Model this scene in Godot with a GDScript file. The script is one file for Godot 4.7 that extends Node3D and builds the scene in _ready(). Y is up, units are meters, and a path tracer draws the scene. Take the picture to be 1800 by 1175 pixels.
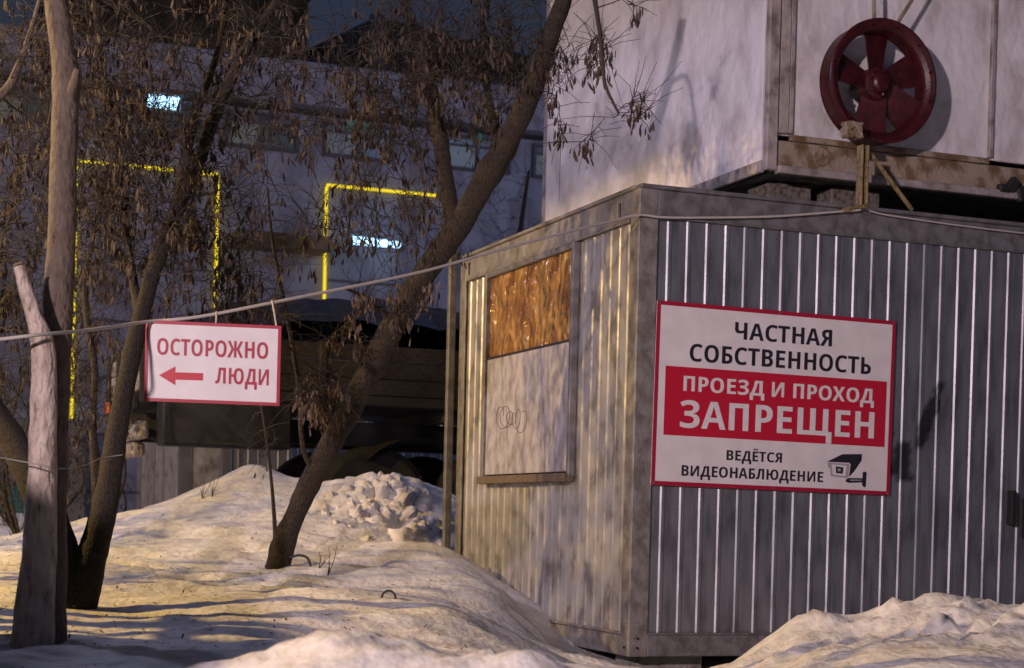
extends Node3D
# Winter night: a corrugated steel site cabin with warning signs, maples hung with seed keys, a parked truck behind snow heaps.

const F := 2969.43          # focal length in pixels of the 1800 x 1175 photograph
const CY := 981.0           # height of the optical axis in that picture
const YAW := 0.3697         # the cabins, the truck and the hall share this direction
const CAM := Vector3(0, 0.722, 0)
var cam_basis := Basis(Vector3.RIGHT, -0.0228) * Basis(Vector3.BACK, 0.0243)
var rng := RandomNumberGenerator.new()
var M := {}
var used := {}
const SOFT := 0.0484
var controls := PackedVector3Array()
var weights := PackedFloat64Array()
var dents := PackedVector3Array()   # x, z, depth
var bump := FastNoiseLite.new()
var lump := FastNoiseLite.new()

# ------------------------------------------------------------------ helpers
func at(px: float, py: float, d: float) -> Vector3:
	return CAM + cam_basis * Vector3((px - 900.0) / F * d, -(py - CY) / F * d, -d)

func rad(w: float, d: float) -> float:
	return 0.5 * w * d / F

func numbered(called: String) -> String:
	used[called] = int(used.get(called, -1)) + 1
	return called if used[called] == 0 else "%s_%03d" % [called, used[called]]

func tag(o: Node, label: String, category: String, group := "") -> void:
	o.set_meta("label", label)
	o.set_meta("category", category)
	if group != "":
		o.set_meta("group", group)

func thing(called: String, label: String, category: String, where := Vector3.ZERO, turn := 0.0, group := "") -> Node3D:
	var o := Node3D.new()
	o.name = numbered(called)
	add_child(o)
	o.position = where
	o.rotation.y = turn
	tag(o, label, category, group)
	return o

func mb() -> SurfaceTool:
	var st := SurfaceTool.new()
	st.begin(Mesh.PRIMITIVE_TRIANGLES)
	return st

func obj(called: String, st: SurfaceTool, m: Material, parent: Node = null) -> MeshInstance3D:
	var o := MeshInstance3D.new()
	o.mesh = st.commit()
	o.material_override = m
	if parent == null:
		o.name = numbered(called)
		add_child(o)
	else:
		o.name = called
		parent.add_child(o, true)
	return o

func tri(st: SurfaceTool, a: Vector3, b: Vector3, c: Vector3, n: Vector3) -> void:
	if (b - a).cross(c - a).dot(n) > 0.0:
		var t := b
		b = c
		c = t
	st.set_normal(n)
	st.add_vertex(a)
	st.set_normal(n)
	st.add_vertex(b)
	st.set_normal(n)
	st.add_vertex(c)

func quad(st: SurfaceTool, a: Vector3, b: Vector3, c: Vector3, d: Vector3, out: Vector3) -> void:
	var n := (b - a).cross(c - a)
	if n.length() < 1e-12:
		n = (c - a).cross(d - a)
	n = n.normalized()
	if n.dot(out) < 0.0:
		n = -n
	tri(st, a, b, c, n)
	tri(st, a, c, d, n)

func box(st: SurfaceTool, c: Vector3, s: Vector3, ch := 0.004, b := Basis()) -> void:
	var h := s * 0.5
	ch = minf(ch, minf(h.x, minf(h.y, h.z)) * 0.45)
	var v := {}
	for sx in [-1, 1]:
		for sy in [-1, 1]:
			for sz in [-1, 1]:
				var k := Vector3(sx, sy, sz)
				var p := [Vector3(h.x, h.y - ch, h.z - ch), Vector3(h.x - ch, h.y, h.z - ch), Vector3(h.x - ch, h.y - ch, h.z)]
				for i in 3:
					v[[sx, sy, sz, i]] = c + b * (p[i] * k)
	for i in 3:
		var j := (i + 1) % 3
		var l := (i + 2) % 3
		for s1 in [-1, 1]:
			var f := []
			for q in [[-1, -1], [1, -1], [1, 1], [-1, 1]]:
				var k := [0, 0, 0, i]
				k[i] = s1
				k[j] = q[0]
				k[l] = q[1]
				f.append(v[k])
			var o := Vector3.ZERO
			o[i] = s1
			quad(st, f[0], f[1], f[2], f[3], b * o)
			for s2 in [-1, 1]:
				var e := []
				for q in [[-1, i], [1, i], [1, j], [-1, j]]:
					var k := [0, 0, 0, q[1]]
					k[i] = s1
					k[j] = s2
					k[l] = q[0]
					e.append(v[k])
				o = Vector3.ZERO
				o[i] = s1
				o[j] = s2
				quad(st, e[0], e[1], e[2], e[3], b * o)
	for sx in [-1, 1]:
		for sy in [-1, 1]:
			for sz in [-1, 1]:
				var o := b * Vector3(sx, sy, sz).normalized()
				tri(st, v[[sx, sy, sz, 0]], v[[sx, sy, sz, 1]], v[[sx, sy, sz, 2]], o)

func bar(st: SurfaceTool, a: Vector3, b: Vector3, w: float, t: float, up := Vector3.UP) -> void:
	var z := (b - a).normalized()
	var x := up.cross(z)
	if x.length() < 0.01:
		x = Vector3.RIGHT.cross(z)
	x = x.normalized()
	box(st, (a + b) * 0.5, Vector3(w, t, a.distance_to(b)), 0.003, Basis(x, z.cross(x), z))

func tube(st: SurfaceTool, pts: PackedVector3Array, r: PackedFloat32Array, sides := 8, wob := 0.0, capped := true) -> void:
	var n := pts.size()
	var rings := []
	var norms := []
	var side := Vector3.RIGHT
	for i in n:
		var t := (pts[mini(i + 1, n - 1)] - pts[maxi(i - 1, 0)]).normalized()
		if absf(t.dot(side)) > 0.95:
			side = Vector3.BACK if absf(t.z) < 0.9 else Vector3.UP
		side = (side - t * side.dot(t)).normalized()
		var up := t.cross(side)
		var ring := PackedVector3Array()
		var nn := PackedVector3Array()
		for k in sides:
			var a := TAU * k / sides
			var d := side * cos(a) + up * sin(a)
			var rr := r[i]
			if wob > 0.0:
				rr *= 1.0 + wob * bump.get_noise_3dv((pts[i] + d * 0.1) * 6.0)
			ring.append(pts[i] + d * rr)
			nn.append(d)
		rings.append(ring)
		norms.append(nn)
	for i in n - 1:
		for k in sides:
			var l := (k + 1) % sides
			var f := [[i, k], [i + 1, l], [i, l], [i, k], [i + 1, k], [i + 1, l]]
			for q in f:
				st.set_normal(norms[q[0]][q[1]])
				st.add_vertex(rings[q[0]][q[1]])
	if capped:
		for e in [0, n - 1]:
			var o := (pts[0] - pts[1]).normalized() if e == 0 else (pts[n - 1] - pts[n - 2]).normalized()
			for k in sides:
				tri(st, pts[e] + o * r[e] * 0.15, rings[e][k], rings[e][(k + 1) % sides], o)

func smooth(pts: Array, steps: int) -> PackedVector3Array:
	var out := PackedVector3Array()
	for i in pts.size() - 1:
		var a: Vector3 = pts[maxi(i - 1, 0)]
		var b: Vector3 = pts[i]
		var c: Vector3 = pts[i + 1]
		var d: Vector3 = pts[mini(i + 2, pts.size() - 1)]
		for k in steps:
			out.append(b.cubic_interpolate(c, a, d, float(k) / steps))
	out.append(pts[pts.size() - 1])
	return out

func even(n: int, a: float, b := -1.0) -> PackedFloat32Array:
	var r := PackedFloat32Array()
	for i in n:
		r.append(a if b < 0.0 else lerpf(a, b, float(i) / maxf(n - 1, 1)))
	return r

# a round lathe about local z
func lathe(st: SurfaceTool, prof: Array, sides := 40) -> void:
	for i in prof.size() - 1:
		var p: Vector2 = prof[i]
		var q: Vector2 = prof[i + 1]
		var g := Vector2(-(q.y - p.y), q.x - p.x).normalized()
		for k in sides:
			var a := TAU * k / sides
			var b := TAU * (k + 1) / sides
			var da := Vector3(cos(a), sin(a), 0)
			var db := Vector3(cos(b), sin(b), 0)
			var v := [da * p.x + Vector3(0, 0, p.y), db * p.x + Vector3(0, 0, p.y), db * q.x + Vector3(0, 0, q.y), da * q.x + Vector3(0, 0, q.y)]
			var ns := [da * g.x + Vector3(0, 0, g.y), db * g.x + Vector3(0, 0, g.y)]
			var order := [0, 1, 2, 0, 2, 3]
			var na := [0, 1, 1, 0, 1, 0]
			if (v[1] - v[0]).cross(v[2] - v[0]).dot(ns[0]) > 0.0:
				order = [0, 2, 1, 0, 3, 2]
				na = [0, 1, 1, 0, 0, 1]
			for j in 6:
				st.set_normal(ns[na[j]])
				st.add_vertex(v[order[j]])

func prism(st: SurfaceTool, poly: PackedVector2Array, z0: float, z1: float) -> void:
	var idx := Geometry2D.triangulate_polygon(poly)
	for i in range(0, idx.size(), 3):
		for z in [[z1, 1.0], [z0, -1.0]]:
			tri(st, Vector3(poly[idx[i]].x, poly[idx[i]].y, z[0]), Vector3(poly[idx[i + 1]].x, poly[idx[i + 1]].y, z[0]), Vector3(poly[idx[i + 2]].x, poly[idx[i + 2]].y, z[0]), Vector3(0, 0, z[1]))
	var mid := Vector2.ZERO
	for p in poly:
		mid += p / poly.size()
	var cw := Geometry2D.is_polygon_clockwise(poly)
	for i in poly.size():
		var a := poly[i]
		var b := poly[(i + 1) % poly.size()]
		var o := Vector2(b.y - a.y, a.x - b.x) * (-1.0 if cw else 1.0)
		quad(st, Vector3(a.x, a.y, z0), Vector3(b.x, b.y, z0), Vector3(b.x, b.y, z1), Vector3(a.x, a.y, z1), Vector3(o.x, o.y, 0))

# ------------------------------------------------------------------ materials
func noise_image(sd: int, freq: float, size: int, stops: Array, oct := 5, kind := FastNoiseLite.TYPE_SIMPLEX_SMOOTH, warp := 0.0) -> ImageTexture:
	var n := FastNoiseLite.new()
	n.seed = sd
	n.noise_type = kind
	n.frequency = freq
	n.fractal_octaves = oct
	if warp > 0.0:
		n.domain_warp_enabled = true
		n.domain_warp_amplitude = warp
		n.domain_warp_frequency = freq
	var src := n.get_seamless_image(size, size)
	var g := Gradient.new()
	g.offsets = PackedFloat32Array(stops.map(func(s): return s[0]))
	g.colors = PackedColorArray(stops.map(func(s): return s[1]))
	var im := Image.create_empty(size, size, false, Image.FORMAT_RGB8)
	for y in size:
		for x in size:
			im.set_pixel(x, y, g.sample(src.get_pixel(x, y).r))
	return ImageTexture.create_from_image(im)

func normal_image(sd: int, freq: float, size: int, strength: float, oct := 4, kind := FastNoiseLite.TYPE_SIMPLEX_SMOOTH) -> ImageTexture:
	var n := FastNoiseLite.new()
	n.seed = sd
	n.noise_type = kind
	n.frequency = freq
	n.fractal_octaves = oct
	var src := n.get_seamless_image(size, size)
	src.convert(Image.FORMAT_RGBA8)
	src.bump_map_to_normal_map(strength)
	return ImageTexture.create_from_image(src)

func lin(r: float, g: float, b: float) -> Color:
	return Color(r, g, b).linear_to_srgb()

func mat(c: Color, rough := 0.7, metal := 0.0, tex: Texture2D = null, scale := Vector3.ONE, norm: Texture2D = null, nscale := 1.0) -> StandardMaterial3D:
	var m := StandardMaterial3D.new()
	m.albedo_color = c
	m.roughness = rough
	m.metallic = metal
	m.uv1_triplanar = true
	m.uv1_scale = scale
	if tex:
		m.albedo_texture = tex
	if norm:
		m.normal_enabled = true
		m.normal_texture = norm
		m.normal_scale = nscale
	return m

func glow(c: Color, e: float) -> StandardMaterial3D:
	var m := StandardMaterial3D.new()
	m.albedo_color = Color(0.02, 0.02, 0.02)
	m.emission_enabled = true
	m.emission = c
	m.emission_energy_multiplier = e
	return m

func make_materials() -> void:
	var W := Color.WHITE
	var dirt := noise_image(3, 0.012, 512, [[0.0, Color(0.42, 0.40, 0.36)], [0.35, Color(0.72, 0.71, 0.68)], [0.55, Color(0.9, 0.89, 0.88)], [1.0, W]], 6, FastNoiseLite.TYPE_SIMPLEX_SMOOTH, 20.0)
	var fine := noise_image(8, 0.06, 256, [[0.0, Color(0.72, 0.72, 0.72)], [0.5, Color(0.9, 0.9, 0.9)], [1.0, W]])
	var bark := noise_image(5, 0.03, 256, [[0.0, Color(0.4, 0.38, 0.36)], [0.28, Color(0.75, 0.74, 0.72)], [0.45, Color(0.92, 0.91, 0.90)], [1.0, W]], 5)
	var cracks := noise_image(7, 0.016, 512, [[0.0, Color(0.25, 0.22, 0.20)], [0.14, Color(0.45, 0.41, 0.38)], [0.22, Color(0.80, 0.77, 0.75)], [0.5, Color(0.92, 0.90, 0.89)], [1.0, W]], 7)
	var rough_bark := noise_image(6, 0.05, 256, [[0.0, Color(0.3, 0.28, 0.26)], [0.5, Color(0.7, 0.67, 0.64)], [1.0, W]], 5)
	var stained := noise_image(11, 0.010, 512, [[0.0, Color(0.55, 0.51, 0.48)], [0.30, Color(0.72, 0.70, 0.69)], [0.45, Color(0.86, 0.85, 0.86)], [0.7, Color(0.93, 0.92, 0.93)], [1.0, W]], 6, FastNoiseLite.TYPE_SIMPLEX_SMOOTH, 35.0)
	var soft := noise_image(12, 0.014, 512, [[0.0, Color(0.70, 0.68, 0.67)], [0.35, Color(0.84, 0.83, 0.83)], [0.6, Color(0.94, 0.94, 0.95)], [1.0, W]], 6, FastNoiseLite.TYPE_SIMPLEX_SMOOTH, 30.0)
	var faint := noise_image(16, 0.012, 512, [[0.0, Color(0.78, 0.77, 0.76)], [0.3, Color(0.88, 0.875, 0.87)], [0.5, Color(0.94, 0.94, 0.94)], [1.0, W]], 7, FastNoiseLite.TYPE_SIMPLEX_SMOOTH, 30.0)
	var streaks := noise_image(14, 0.02, 512, [[0.0, Color(0.68, 0.67, 0.66)], [0.35, Color(0.85, 0.85, 0.86)], [0.6, Color(0.94, 0.94, 0.95)], [1.0, W]], 5)
	var patchy := noise_image(15, 0.012, 512, [[0.0, Color(0.60, 0.58, 0.56)], [0.24, Color(0.74, 0.73, 0.72)], [0.36, Color(0.84, 0.83, 0.82)], [0.45, Color(0.91, 0.90, 0.89)], [0.7, Color(0.96, 0.96, 0.96)], [1.0, W]], 7, FastNoiseLite.TYPE_SIMPLEX_SMOOTH, 40.0)
	var snow_dirt := noise_image(21, 0.02, 512, [[0.0, Color(0.78, 0.75, 0.72)], [0.35, Color(0.92, 0.91, 0.90)], [0.6, Color(0.97, 0.97, 0.97)], [1.0, W]], 6)
	var n_fine := normal_image(31, 0.08, 256, 6.0)
	var n_coarse := normal_image(32, 0.02, 256, 5.0, 3)
	var n_snow := normal_image(33, 0.05, 512, 7.0, 5)
	var n_bark := normal_image(34, 0.06, 256, 8.0, 4)
	M.snow = mat(lin(0.80, 0.79, 0.79), 0.9, 0.0, snow_dirt, Vector3(0.7, 0.7, 0.7), n_snow, 0.32)
	M.snow.uv1_world_triplanar = true
	M.clod = mat(lin(0.74, 0.72, 0.73), 0.9, 0.0, snow_dirt, Vector3(2, 2, 2), n_snow, 1.0)
	M.steel = mat(lin(0.35, 0.36, 0.40), 0.44, 0.7, streaks, Vector3(0.9, 0.22, 0.9), n_coarse, 0.16)
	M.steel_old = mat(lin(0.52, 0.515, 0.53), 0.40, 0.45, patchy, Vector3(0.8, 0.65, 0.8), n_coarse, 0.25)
	M.steel_tinted = M.steel.duplicate()
	M.steel_tinted.vertex_color_use_as_albedo = true
	M.frame = mat(lin(0.24, 0.235, 0.245), 0.55, 0.35, soft, Vector3(1.2, 1.2, 1.2), n_fine, 0.12)
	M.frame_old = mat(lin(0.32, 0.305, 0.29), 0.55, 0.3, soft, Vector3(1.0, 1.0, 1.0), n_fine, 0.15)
	M.roof = mat(lin(0.20, 0.20, 0.21), 0.6, 0.4, dirt, Vector3.ONE)
	M.amber = mat(lin(0.56, 0.33, 0.095), 0.14, 0.0, noise_image(41, 0.008, 256, [[0.0, Color(0.6, 0.5, 0.38)], [0.45, Color(0.84, 0.78, 0.7)], [0.7, Color(0.95, 0.93, 0.9)], [1.0, W]], 5), Vector3(1.4, 1.4, 1.4), normal_image(42, 0.010, 256, 22.0, 3), 1.5)
	M.amber.clearcoat_enabled = true
	M.amber.clearcoat = 1.0
	M.amber.clearcoat_roughness = 0.15
	M.board = mat(lin(0.44, 0.42, 0.445), 0.7, 0.0, soft, Vector3(1.3, 0.7, 1.3), n_fine, 0.2)
	M.wood = mat(lin(0.30, 0.24, 0.17), 0.8, 0.0, rough_bark, Vector3(3, 12, 3), n_fine, 0.3)
	M.ink = mat(lin(0.02, 0.02, 0.025), 0.6)
	M.black = mat(lin(0.012, 0.012, 0.013), 0.8)
	M.white_wall = mat(lin(0.80, 0.775, 0.83), 0.6, 0.0, faint, Vector3(0.4, 0.3, 0.4), n_fine, 0.15)
	M.white_trim = mat(lin(0.44, 0.40, 0.40), 0.6, 0.0, stained, Vector3(1.1, 1.1, 1.1), n_fine, 0.2)
	M.rust_trim = mat(lin(0.34, 0.29, 0.24), 0.75, 0.0, noise_image(51, 0.015, 256, [[0.0, Color(0.58, 0.47, 0.36)], [0.38, Color(0.78, 0.70, 0.61)], [0.55, Color(0.95, 0.93, 0.9)], [1.0, W]], 6), Vector3(1.5, 1.5, 1.5), n_fine, 0.25)
	M.red_paint = mat(lin(0.075, 0.008, 0.013), 0.42, 0.0, dirt, Vector3(2, 2, 2), n_fine, 0.15)
	M.yellow_iron = mat(lin(0.36, 0.27, 0.14), 0.65, 0.1, dirt, Vector3(4, 4, 4), n_fine, 0.2)
	M.sign_white = mat(lin(0.80, 0.77, 0.80), 0.35, 0.0, noise_image(52, 0.02, 256, [[0.0, Color(0.93, 0.93, 0.93)], [1.0, W]]), Vector3.ONE)
	M.sign_red = mat(lin(0.50, 0.012, 0.04), 0.35)
	M.sign_rim = mat(lin(0.36, 0.010, 0.04), 0.4)
	M.sign_black = mat(lin(0.02, 0.018, 0.03), 0.4)
	M.sign_grey = mat(lin(0.35, 0.34, 0.37), 0.4)
	M.rope = mat(lin(0.62, 0.58, 0.56), 0.85, 0.0, fine, Vector3(30, 30, 30))
	M.cord = mat(lin(0.30, 0.28, 0.26), 0.9)
	M.bark = mat(lin(0.15, 0.12, 0.10), 0.85, 0.0, cracks, Vector3(3.4, 1.1, 3.4), n_bark, 0.7)
	M.bark_pale = mat(lin(0.60, 0.53, 0.475), 0.85, 0.0, cracks, Vector3(3, 0.8, 3), n_bark, 0.9)
	M.bark_dark = mat(lin(0.05, 0.042, 0.036), 0.9, 0.0, rough_bark, Vector3(7, 3, 7), n_bark, 0.8)
	M.bark_mid = mat(lin(0.072, 0.058, 0.047), 0.9, 0.0, rough_bark, Vector3(7, 2.4, 7), n_bark, 1.2)
	M.cut = mat(lin(0.50, 0.40, 0.28), 0.8, 0.0, rough_bark, Vector3(9, 9, 9))
	M.twig = mat(lin(0.045, 0.037, 0.032), 0.9)
	M.key = mat(W, 0.85)
	M.key.vertex_color_use_as_albedo = true
	M.key.uv1_triplanar = false
	M.key.backlight_enabled = true
	M.key.backlight = Color(0.35, 0.28, 0.2)
	M.truck_side = mat(lin(0.036, 0.030, 0.026), 0.7, 0.0, rough_bark, Vector3(1, 3, 1), n_fine, 0.2)
	M.truck_dark = mat(lin(0.015, 0.015, 0.017), 0.7)
	M.truck_blue = mat(lin(0.018, 0.022, 0.05), 0.6, 0.0, dirt, Vector3.ONE)
	M.truck_pale = mat(lin(0.40, 0.36, 0.31), 0.7, 0.0, stained, Vector3(1.5, 1.5, 1.5), n_fine, 0.2)
	M.tyre = mat(lin(0.012, 0.012, 0.012), 0.85)
	M.tail_lens = mat(lin(0.75, 0.16, 0.04), 0.25)
	M.hall = mat(lin(0.36, 0.36, 0.41), 0.8, 0.0, soft, Vector3(0.2, 0.12, 0.2))
	M.hall_roof = mat(lin(0.40, 0.38, 0.42), 0.85, 0.0, soft, Vector3(0.3, 0.3, 0.3))
	M.hall_trim = mat(lin(0.10, 0.095, 0.10), 0.7)
	M.pane = mat(lin(0.14, 0.16, 0.14), 0.3)
	M.pane_pale = mat(lin(0.34, 0.38, 0.30), 0.4)
	M.far_brown = mat(lin(0.30, 0.22, 0.13), 0.9, 0.0, dirt, Vector3(0.1, 0.1, 0.1))
	M.far_grey = mat(lin(0.16, 0.17, 0.21), 0.9, 0.0, dirt, Vector3(0.1, 0.1, 0.1))
	M.led = glow(Color(1.0, 0.88, 0.16), 0.95)
	M.lit = glow(Color(0.66, 0.86, 1.0), 2.6)
	M.lit_teal = glow(Color(0.30, 0.52, 0.50), 0.18)
	M.lit_dim = glow(Color(0.36, 0.52, 0.48), 0.28)
	M.lens_warm = glow(Color(1.0, 0.75, 0.35), 6.0)
	M.lens_white = glow(Color(1.0, 0.88, 0.94), 6.0)
	M.lens_cool = glow(Color(0.7, 0.82, 1.0), 6.0)
	M.pole = mat(lin(0.2, 0.2, 0.2), 0.6, 0.4)
	M.concrete = mat(lin(0.30, 0.29, 0.28), 0.9, 0.0, dirt, Vector3.ONE, n_fine, 0.3)
	M.brick = mat(lin(0.22, 0.20, 0.19), 0.9, 0.0, dirt, Vector3(3, 3, 3), n_fine, 0.4)

# ------------------------------------------------------------------ camera, sky, lamps
func street_lamp(label: String, foot: Vector3, head: Vector3, colour: Color, energy: float, lens: Material, size: float, cutoff := 0.0) -> void:
	var t := thing("street_lamp", label, "street lamp", foot)
	var top := head - foot
	var st := mb()
	var px := Vector3(top.x * 0.0, top.y + 0.25, 0)
	tube(st, PackedVector3Array([Vector3.ZERO, px * 0.5, px]), PackedFloat32Array([0.10, 0.08, 0.06]), 12)
	obj("pole", st, M.pole, t)
	st = mb()
	tube(st, PackedVector3Array([px - Vector3(0, 0.05, 0), px.lerp(top + Vector3(0, 0.2, 0), 0.5) + Vector3(0, 0.08, 0), top + Vector3(0, 0.2, 0)]), PackedFloat32Array([0.04, 0.035, 0.03]), 8)
	obj("arm", st, M.pole, t)
	st = mb()
	box(st, top + Vector3(0, 0.18, 0), Vector3(0.5, 0.12, 0.28), 0.03)
	obj("lamp_head", st, M.pole, t)
	st = mb()
	box(st, top + Vector3(0, 0.105, 0), Vector3(0.36, 0.03, 0.2), 0.01)
	obj("lamp_lens", st, lens, t)
	# a full cut-off lantern throws its light below the horizontal only
	var l: Light3D = OmniLight3D.new() if cutoff <= 0.0 else SpotLight3D.new()
	l.name = "lamp_light"
	l.light_color = colour
	l.light_energy = energy
	l.light_size = size
	if l is OmniLight3D:
		l.omni_range = 90.0
		l.omni_attenuation = 2.0
	elif l is SpotLight3D:
		l.spot_range = 90.0
		l.spot_attenuation = 2.0
		l.spot_angle = cutoff
		l.spot_angle_attenuation = 0.05
		l.rotation.x = -PI / 2
	l.shadow_enabled = true
	t.add_child(l)
	l.position = top

func setup() -> void:
	var c := Camera3D.new()
	c.name = "camera"
	c.projection = Camera3D.PROJECTION_FRUSTUM
	c.near = 0.05
	c.far = 900.0
	c.size = 2.0 * 0.05 * 587.5 / F
	c.frustum_offset = Vector2(0, 0.05 * (CY - 587.5) / F)
	c.transform = Transform3D(cam_basis, CAM)
	var lens := CameraAttributesPhysical.new()
	lens.frustum_focal_length = 50.0
	lens.exposure_aperture = 3.4
	lens.frustum_focus_distance = 8.4
	c.attributes = lens
	c.current = true
	add_child(c)
	var e := Environment.new()
	e.background_mode = Environment.BG_SKY
	var sm := ProceduralSkyMaterial.new()
	sm.sky_top_color = lin(0.016, 0.024, 0.046)
	sm.sky_horizon_color = lin(0.030, 0.036, 0.056)
	sm.sky_curve = 0.2
	sm.ground_bottom_color = lin(0.02, 0.02, 0.022)
	sm.ground_horizon_color = lin(0.03, 0.03, 0.035)
	var sky := Sky.new()
	sky.sky_material = sm
	e.sky = sky
	e.tonemap_mode = Environment.TONE_MAPPER_LINEAR
	e.tonemap_exposure = 1.08
	e.sdfgi_enabled = true
	e.ssao_enabled = true
	e.ssil_enabled = true
	var w := WorldEnvironment.new()
	w.name = "world_environment"
	w.environment = e
	add_child(w)
	street_lamp("street lamp with yellow light beyond the tall scrub", Vector3(-9.0, 0.2, -7.4), Vector3(-7.5, 4.0, -7.4), Color(1.0, 0.82, 0.49), 54.0, M.lens_warm, 0.06, 85.0)
	street_lamp("street lamp with pinkish white light standing by the road", Vector3(-5.9, -0.9, 3.8), Vector3(-4.4, 3.3, 3.8), Color(1.0, 0.89, 0.90), 114.0, M.lens_white, 0.13)
	street_lamp("tall street lamp with cold white light beyond the dense scrub", Vector3(-10.5, 0.2, -12.0), Vector3(-9, 7.0, -12.0), Color(0.82, 0.82, 1.0), 25.0, M.lens_cool, 0.3, 74.0)
	street_lamp("tall yard lamp with bluish light in front of the grey hall", Vector3(5.5, 0.2, -21.0), Vector3(4.5, 8.5, -21.0), Color(0.62, 0.73, 1.0), 14.0, M.lens_cool, 0.15)

# ------------------------------------------------------------------ ground
func hc(px: float, py: float, d: float) -> void:
	controls.append(at(px, py, d))

func ground_controls() -> void:
	for x in [-4.0, -2.0, 0.0, 2.0, 4.0]:
		controls.append(Vector3(x, -0.95, 0.5))
		controls.append(Vector3(x, -0.60, -2.0))
	for q in [[360, 1190], [430, 1172], [500, 1124], [560, 1106], [640, 1108], [720, 1128], [800, 1143], [900, 1150], [980, 1150], [1060, 1170], [1130, 1195], [1250, 1215], [1380, 1215]]:
		hc(q[0], q[1], 4.3)
	for q in [[500, 1165], [600, 1150], [750, 1155], [900, 1165]]:
		hc(q[0], q[1], 5.5)
	for q in [[480, 1180], [560, 1170], [640, 1168], [740, 1180], [860, 1190], [960, 1190]]:
		hc(q[0], q[1], 4.85)
	for q in [[60, 1135, 6.3], [0, 1175, 5.2], [150, 1175, 5.2], [280, 1165, 5.6], [0, 1050, 8], [130, 1065, 7.5], [200, 1062, 7.8], [330, 1090, 7], [450, 1080, 7.2], [600, 1072, 7.3], [700, 1075, 7.4], [800, 1078, 7.5],
			[300, 1030, 8.6], [490, 1003, 9.7], [600, 1035, 8.6], [700, 1030, 8.8], [760, 1010, 9.6], [830, 1020, 9.4], [870, 1035, 9.2], [905, 1075, 8.9], [940, 1120, 8.7], [850, 1095, 8.0], [930, 1150, 7.6],
			[795, 1001, 11.3], [860, 1008, 10.9], [600, 960, 10.6], [700, 950, 10.9], [770, 960, 11.0], [400, 960, 10.6], [260, 960, 10.6], [200, 908, 12.0], [175, 925, 11.6], [235, 896, 12.6], [285, 882, 12.7], [330, 870, 12.7], [365, 856, 12.8], [440, 818, 13.0], [400, 835, 12.9], [500, 835, 13.0],
			[560, 870, 12.4], [620, 850, 12.4], [680, 835, 12.5], [740, 845, 12.6], [785, 862, 12.7], [60, 935, 12.0], [0, 960, 11.0], [20, 900, 18.0],
			[1000, 1172, 9.2], [1100, 1180, 8.75], [1200, 1190, 8.4], [1280, 1195, 7.6], [1000, 1190, 6.6], [1100, 1205, 7.0], [1200, 1220, 6.4], [1330, 1152, 7.0], [1380, 1118, 7.2], [1432, 1066, 7.3], [1465, 1086, 7.3], [1505, 1096, 7.25], [1560, 1068, 7.3], [1610, 1057, 7.4], [1700, 1064, 7.4], [1800, 1064, 7.4], [1950, 1060, 7.4],
			[1400, 1180, 6.2], [1550, 1150, 6.3], [1700, 1130, 6.4], [1850, 1130, 6.4], [1700, 1185, 5.4]]:
		hc(q[0], q[1], q[2])
	# between the piles and the cabin, under the cabin, and behind
	for q in [[0.5, -0.14, 0.9], [2.0, 0.0, 0.8], [4.0, 0.05, 0.8], [1.5, -0.12, -1.3], [4.0, -0.12, -1.3], [0.6, -0.1, -2.3], [0.4, -0.12, -0.5], [6.5, 0.0, -1.2], [2.0, 0.0, -4.0], [5.0, 0.0, -4.5]]:
		controls.append(Transform3D(Basis(Vector3.UP, YAW), Vector3(0.6334, 0, -8.9935)) * Vector3(q[0], q[1], q[2]))
	for q in [[-3.9, 0.35, -13.6], [-3.3, 0.35, -13.8], [-2.7, 0.5, -13.9], [-3.0, 0.3, -15.5], [-1.0, 0.35, -15.5], [1.0, 0.3, -16.0], [-5.0, 0.35, -15.0], [-4.0, 0.3, -20.0], [0.0, 0.2, -22.0], [6.0, 0.1, -18.0], [-8.0, 0.3, -10.0], [-10.0, 0.3, -6.0], [8.0, 0.1, -8.0], [-6.0, -0.2, -3.5], [-12.0, 0.3, -20.0], [-9.0, -0.8, 1.0], [8.0, -0.6, -3.0]]:
		controls.append(Vector3(q[0], q[1], q[2]))

func fit_ground() -> void:
	# multiquadric surface through the control heights
	var n := controls.size()
	var rows := []
	for i in n + 1:
		var row := PackedFloat64Array()
		row.resize(n + 2)
		for j in n:
			if i < n:
				var dx := controls[i].x - controls[j].x
				var dz := controls[i].z - controls[j].z
				row[j] = -sqrt(dx * dx + dz * dz + SOFT) + (0.005 if i == j else 0.0)
			else:
				row[j] = 1.0
		row[n] = 1.0 if i < n else 0.0
		row[n + 1] = controls[i].y if i < n else 0.0
		rows.append(row)
	for c in n + 1:
		var best := c
		for r in range(c + 1, n + 1):
			if absf(rows[r][c]) > absf(rows[best][c]):
				best = r
		var sw: PackedFloat64Array = rows[c]
		rows[c] = rows[best]
		rows[best] = sw
		var p: PackedFloat64Array = rows[c]
		for r in range(c + 1, n + 1):
			var q: PackedFloat64Array = rows[r]
			var k := q[c] / p[c]
			if k != 0.0:
				for j in range(c, n + 2):
					q[j] -= k * p[j]
				rows[r] = q
	weights.resize(n + 1)
	for c in range(n, -1, -1):
		var v: float = rows[c][n + 1]
		for j in range(c + 1, n + 1):
			v -= rows[c][j] * weights[j]
		weights[c] = v / rows[c][c]

func height(x: float, z: float) -> float:
	var n := controls.size()
	var y := weights[n]
	for i in n:
		var dx := controls[i].x - x
		var dz := controls[i].z - z
		y -= weights[i] * sqrt(dx * dx + dz * dz + SOFT)
	return clampf(y, -1.2, 1.6)

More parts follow.
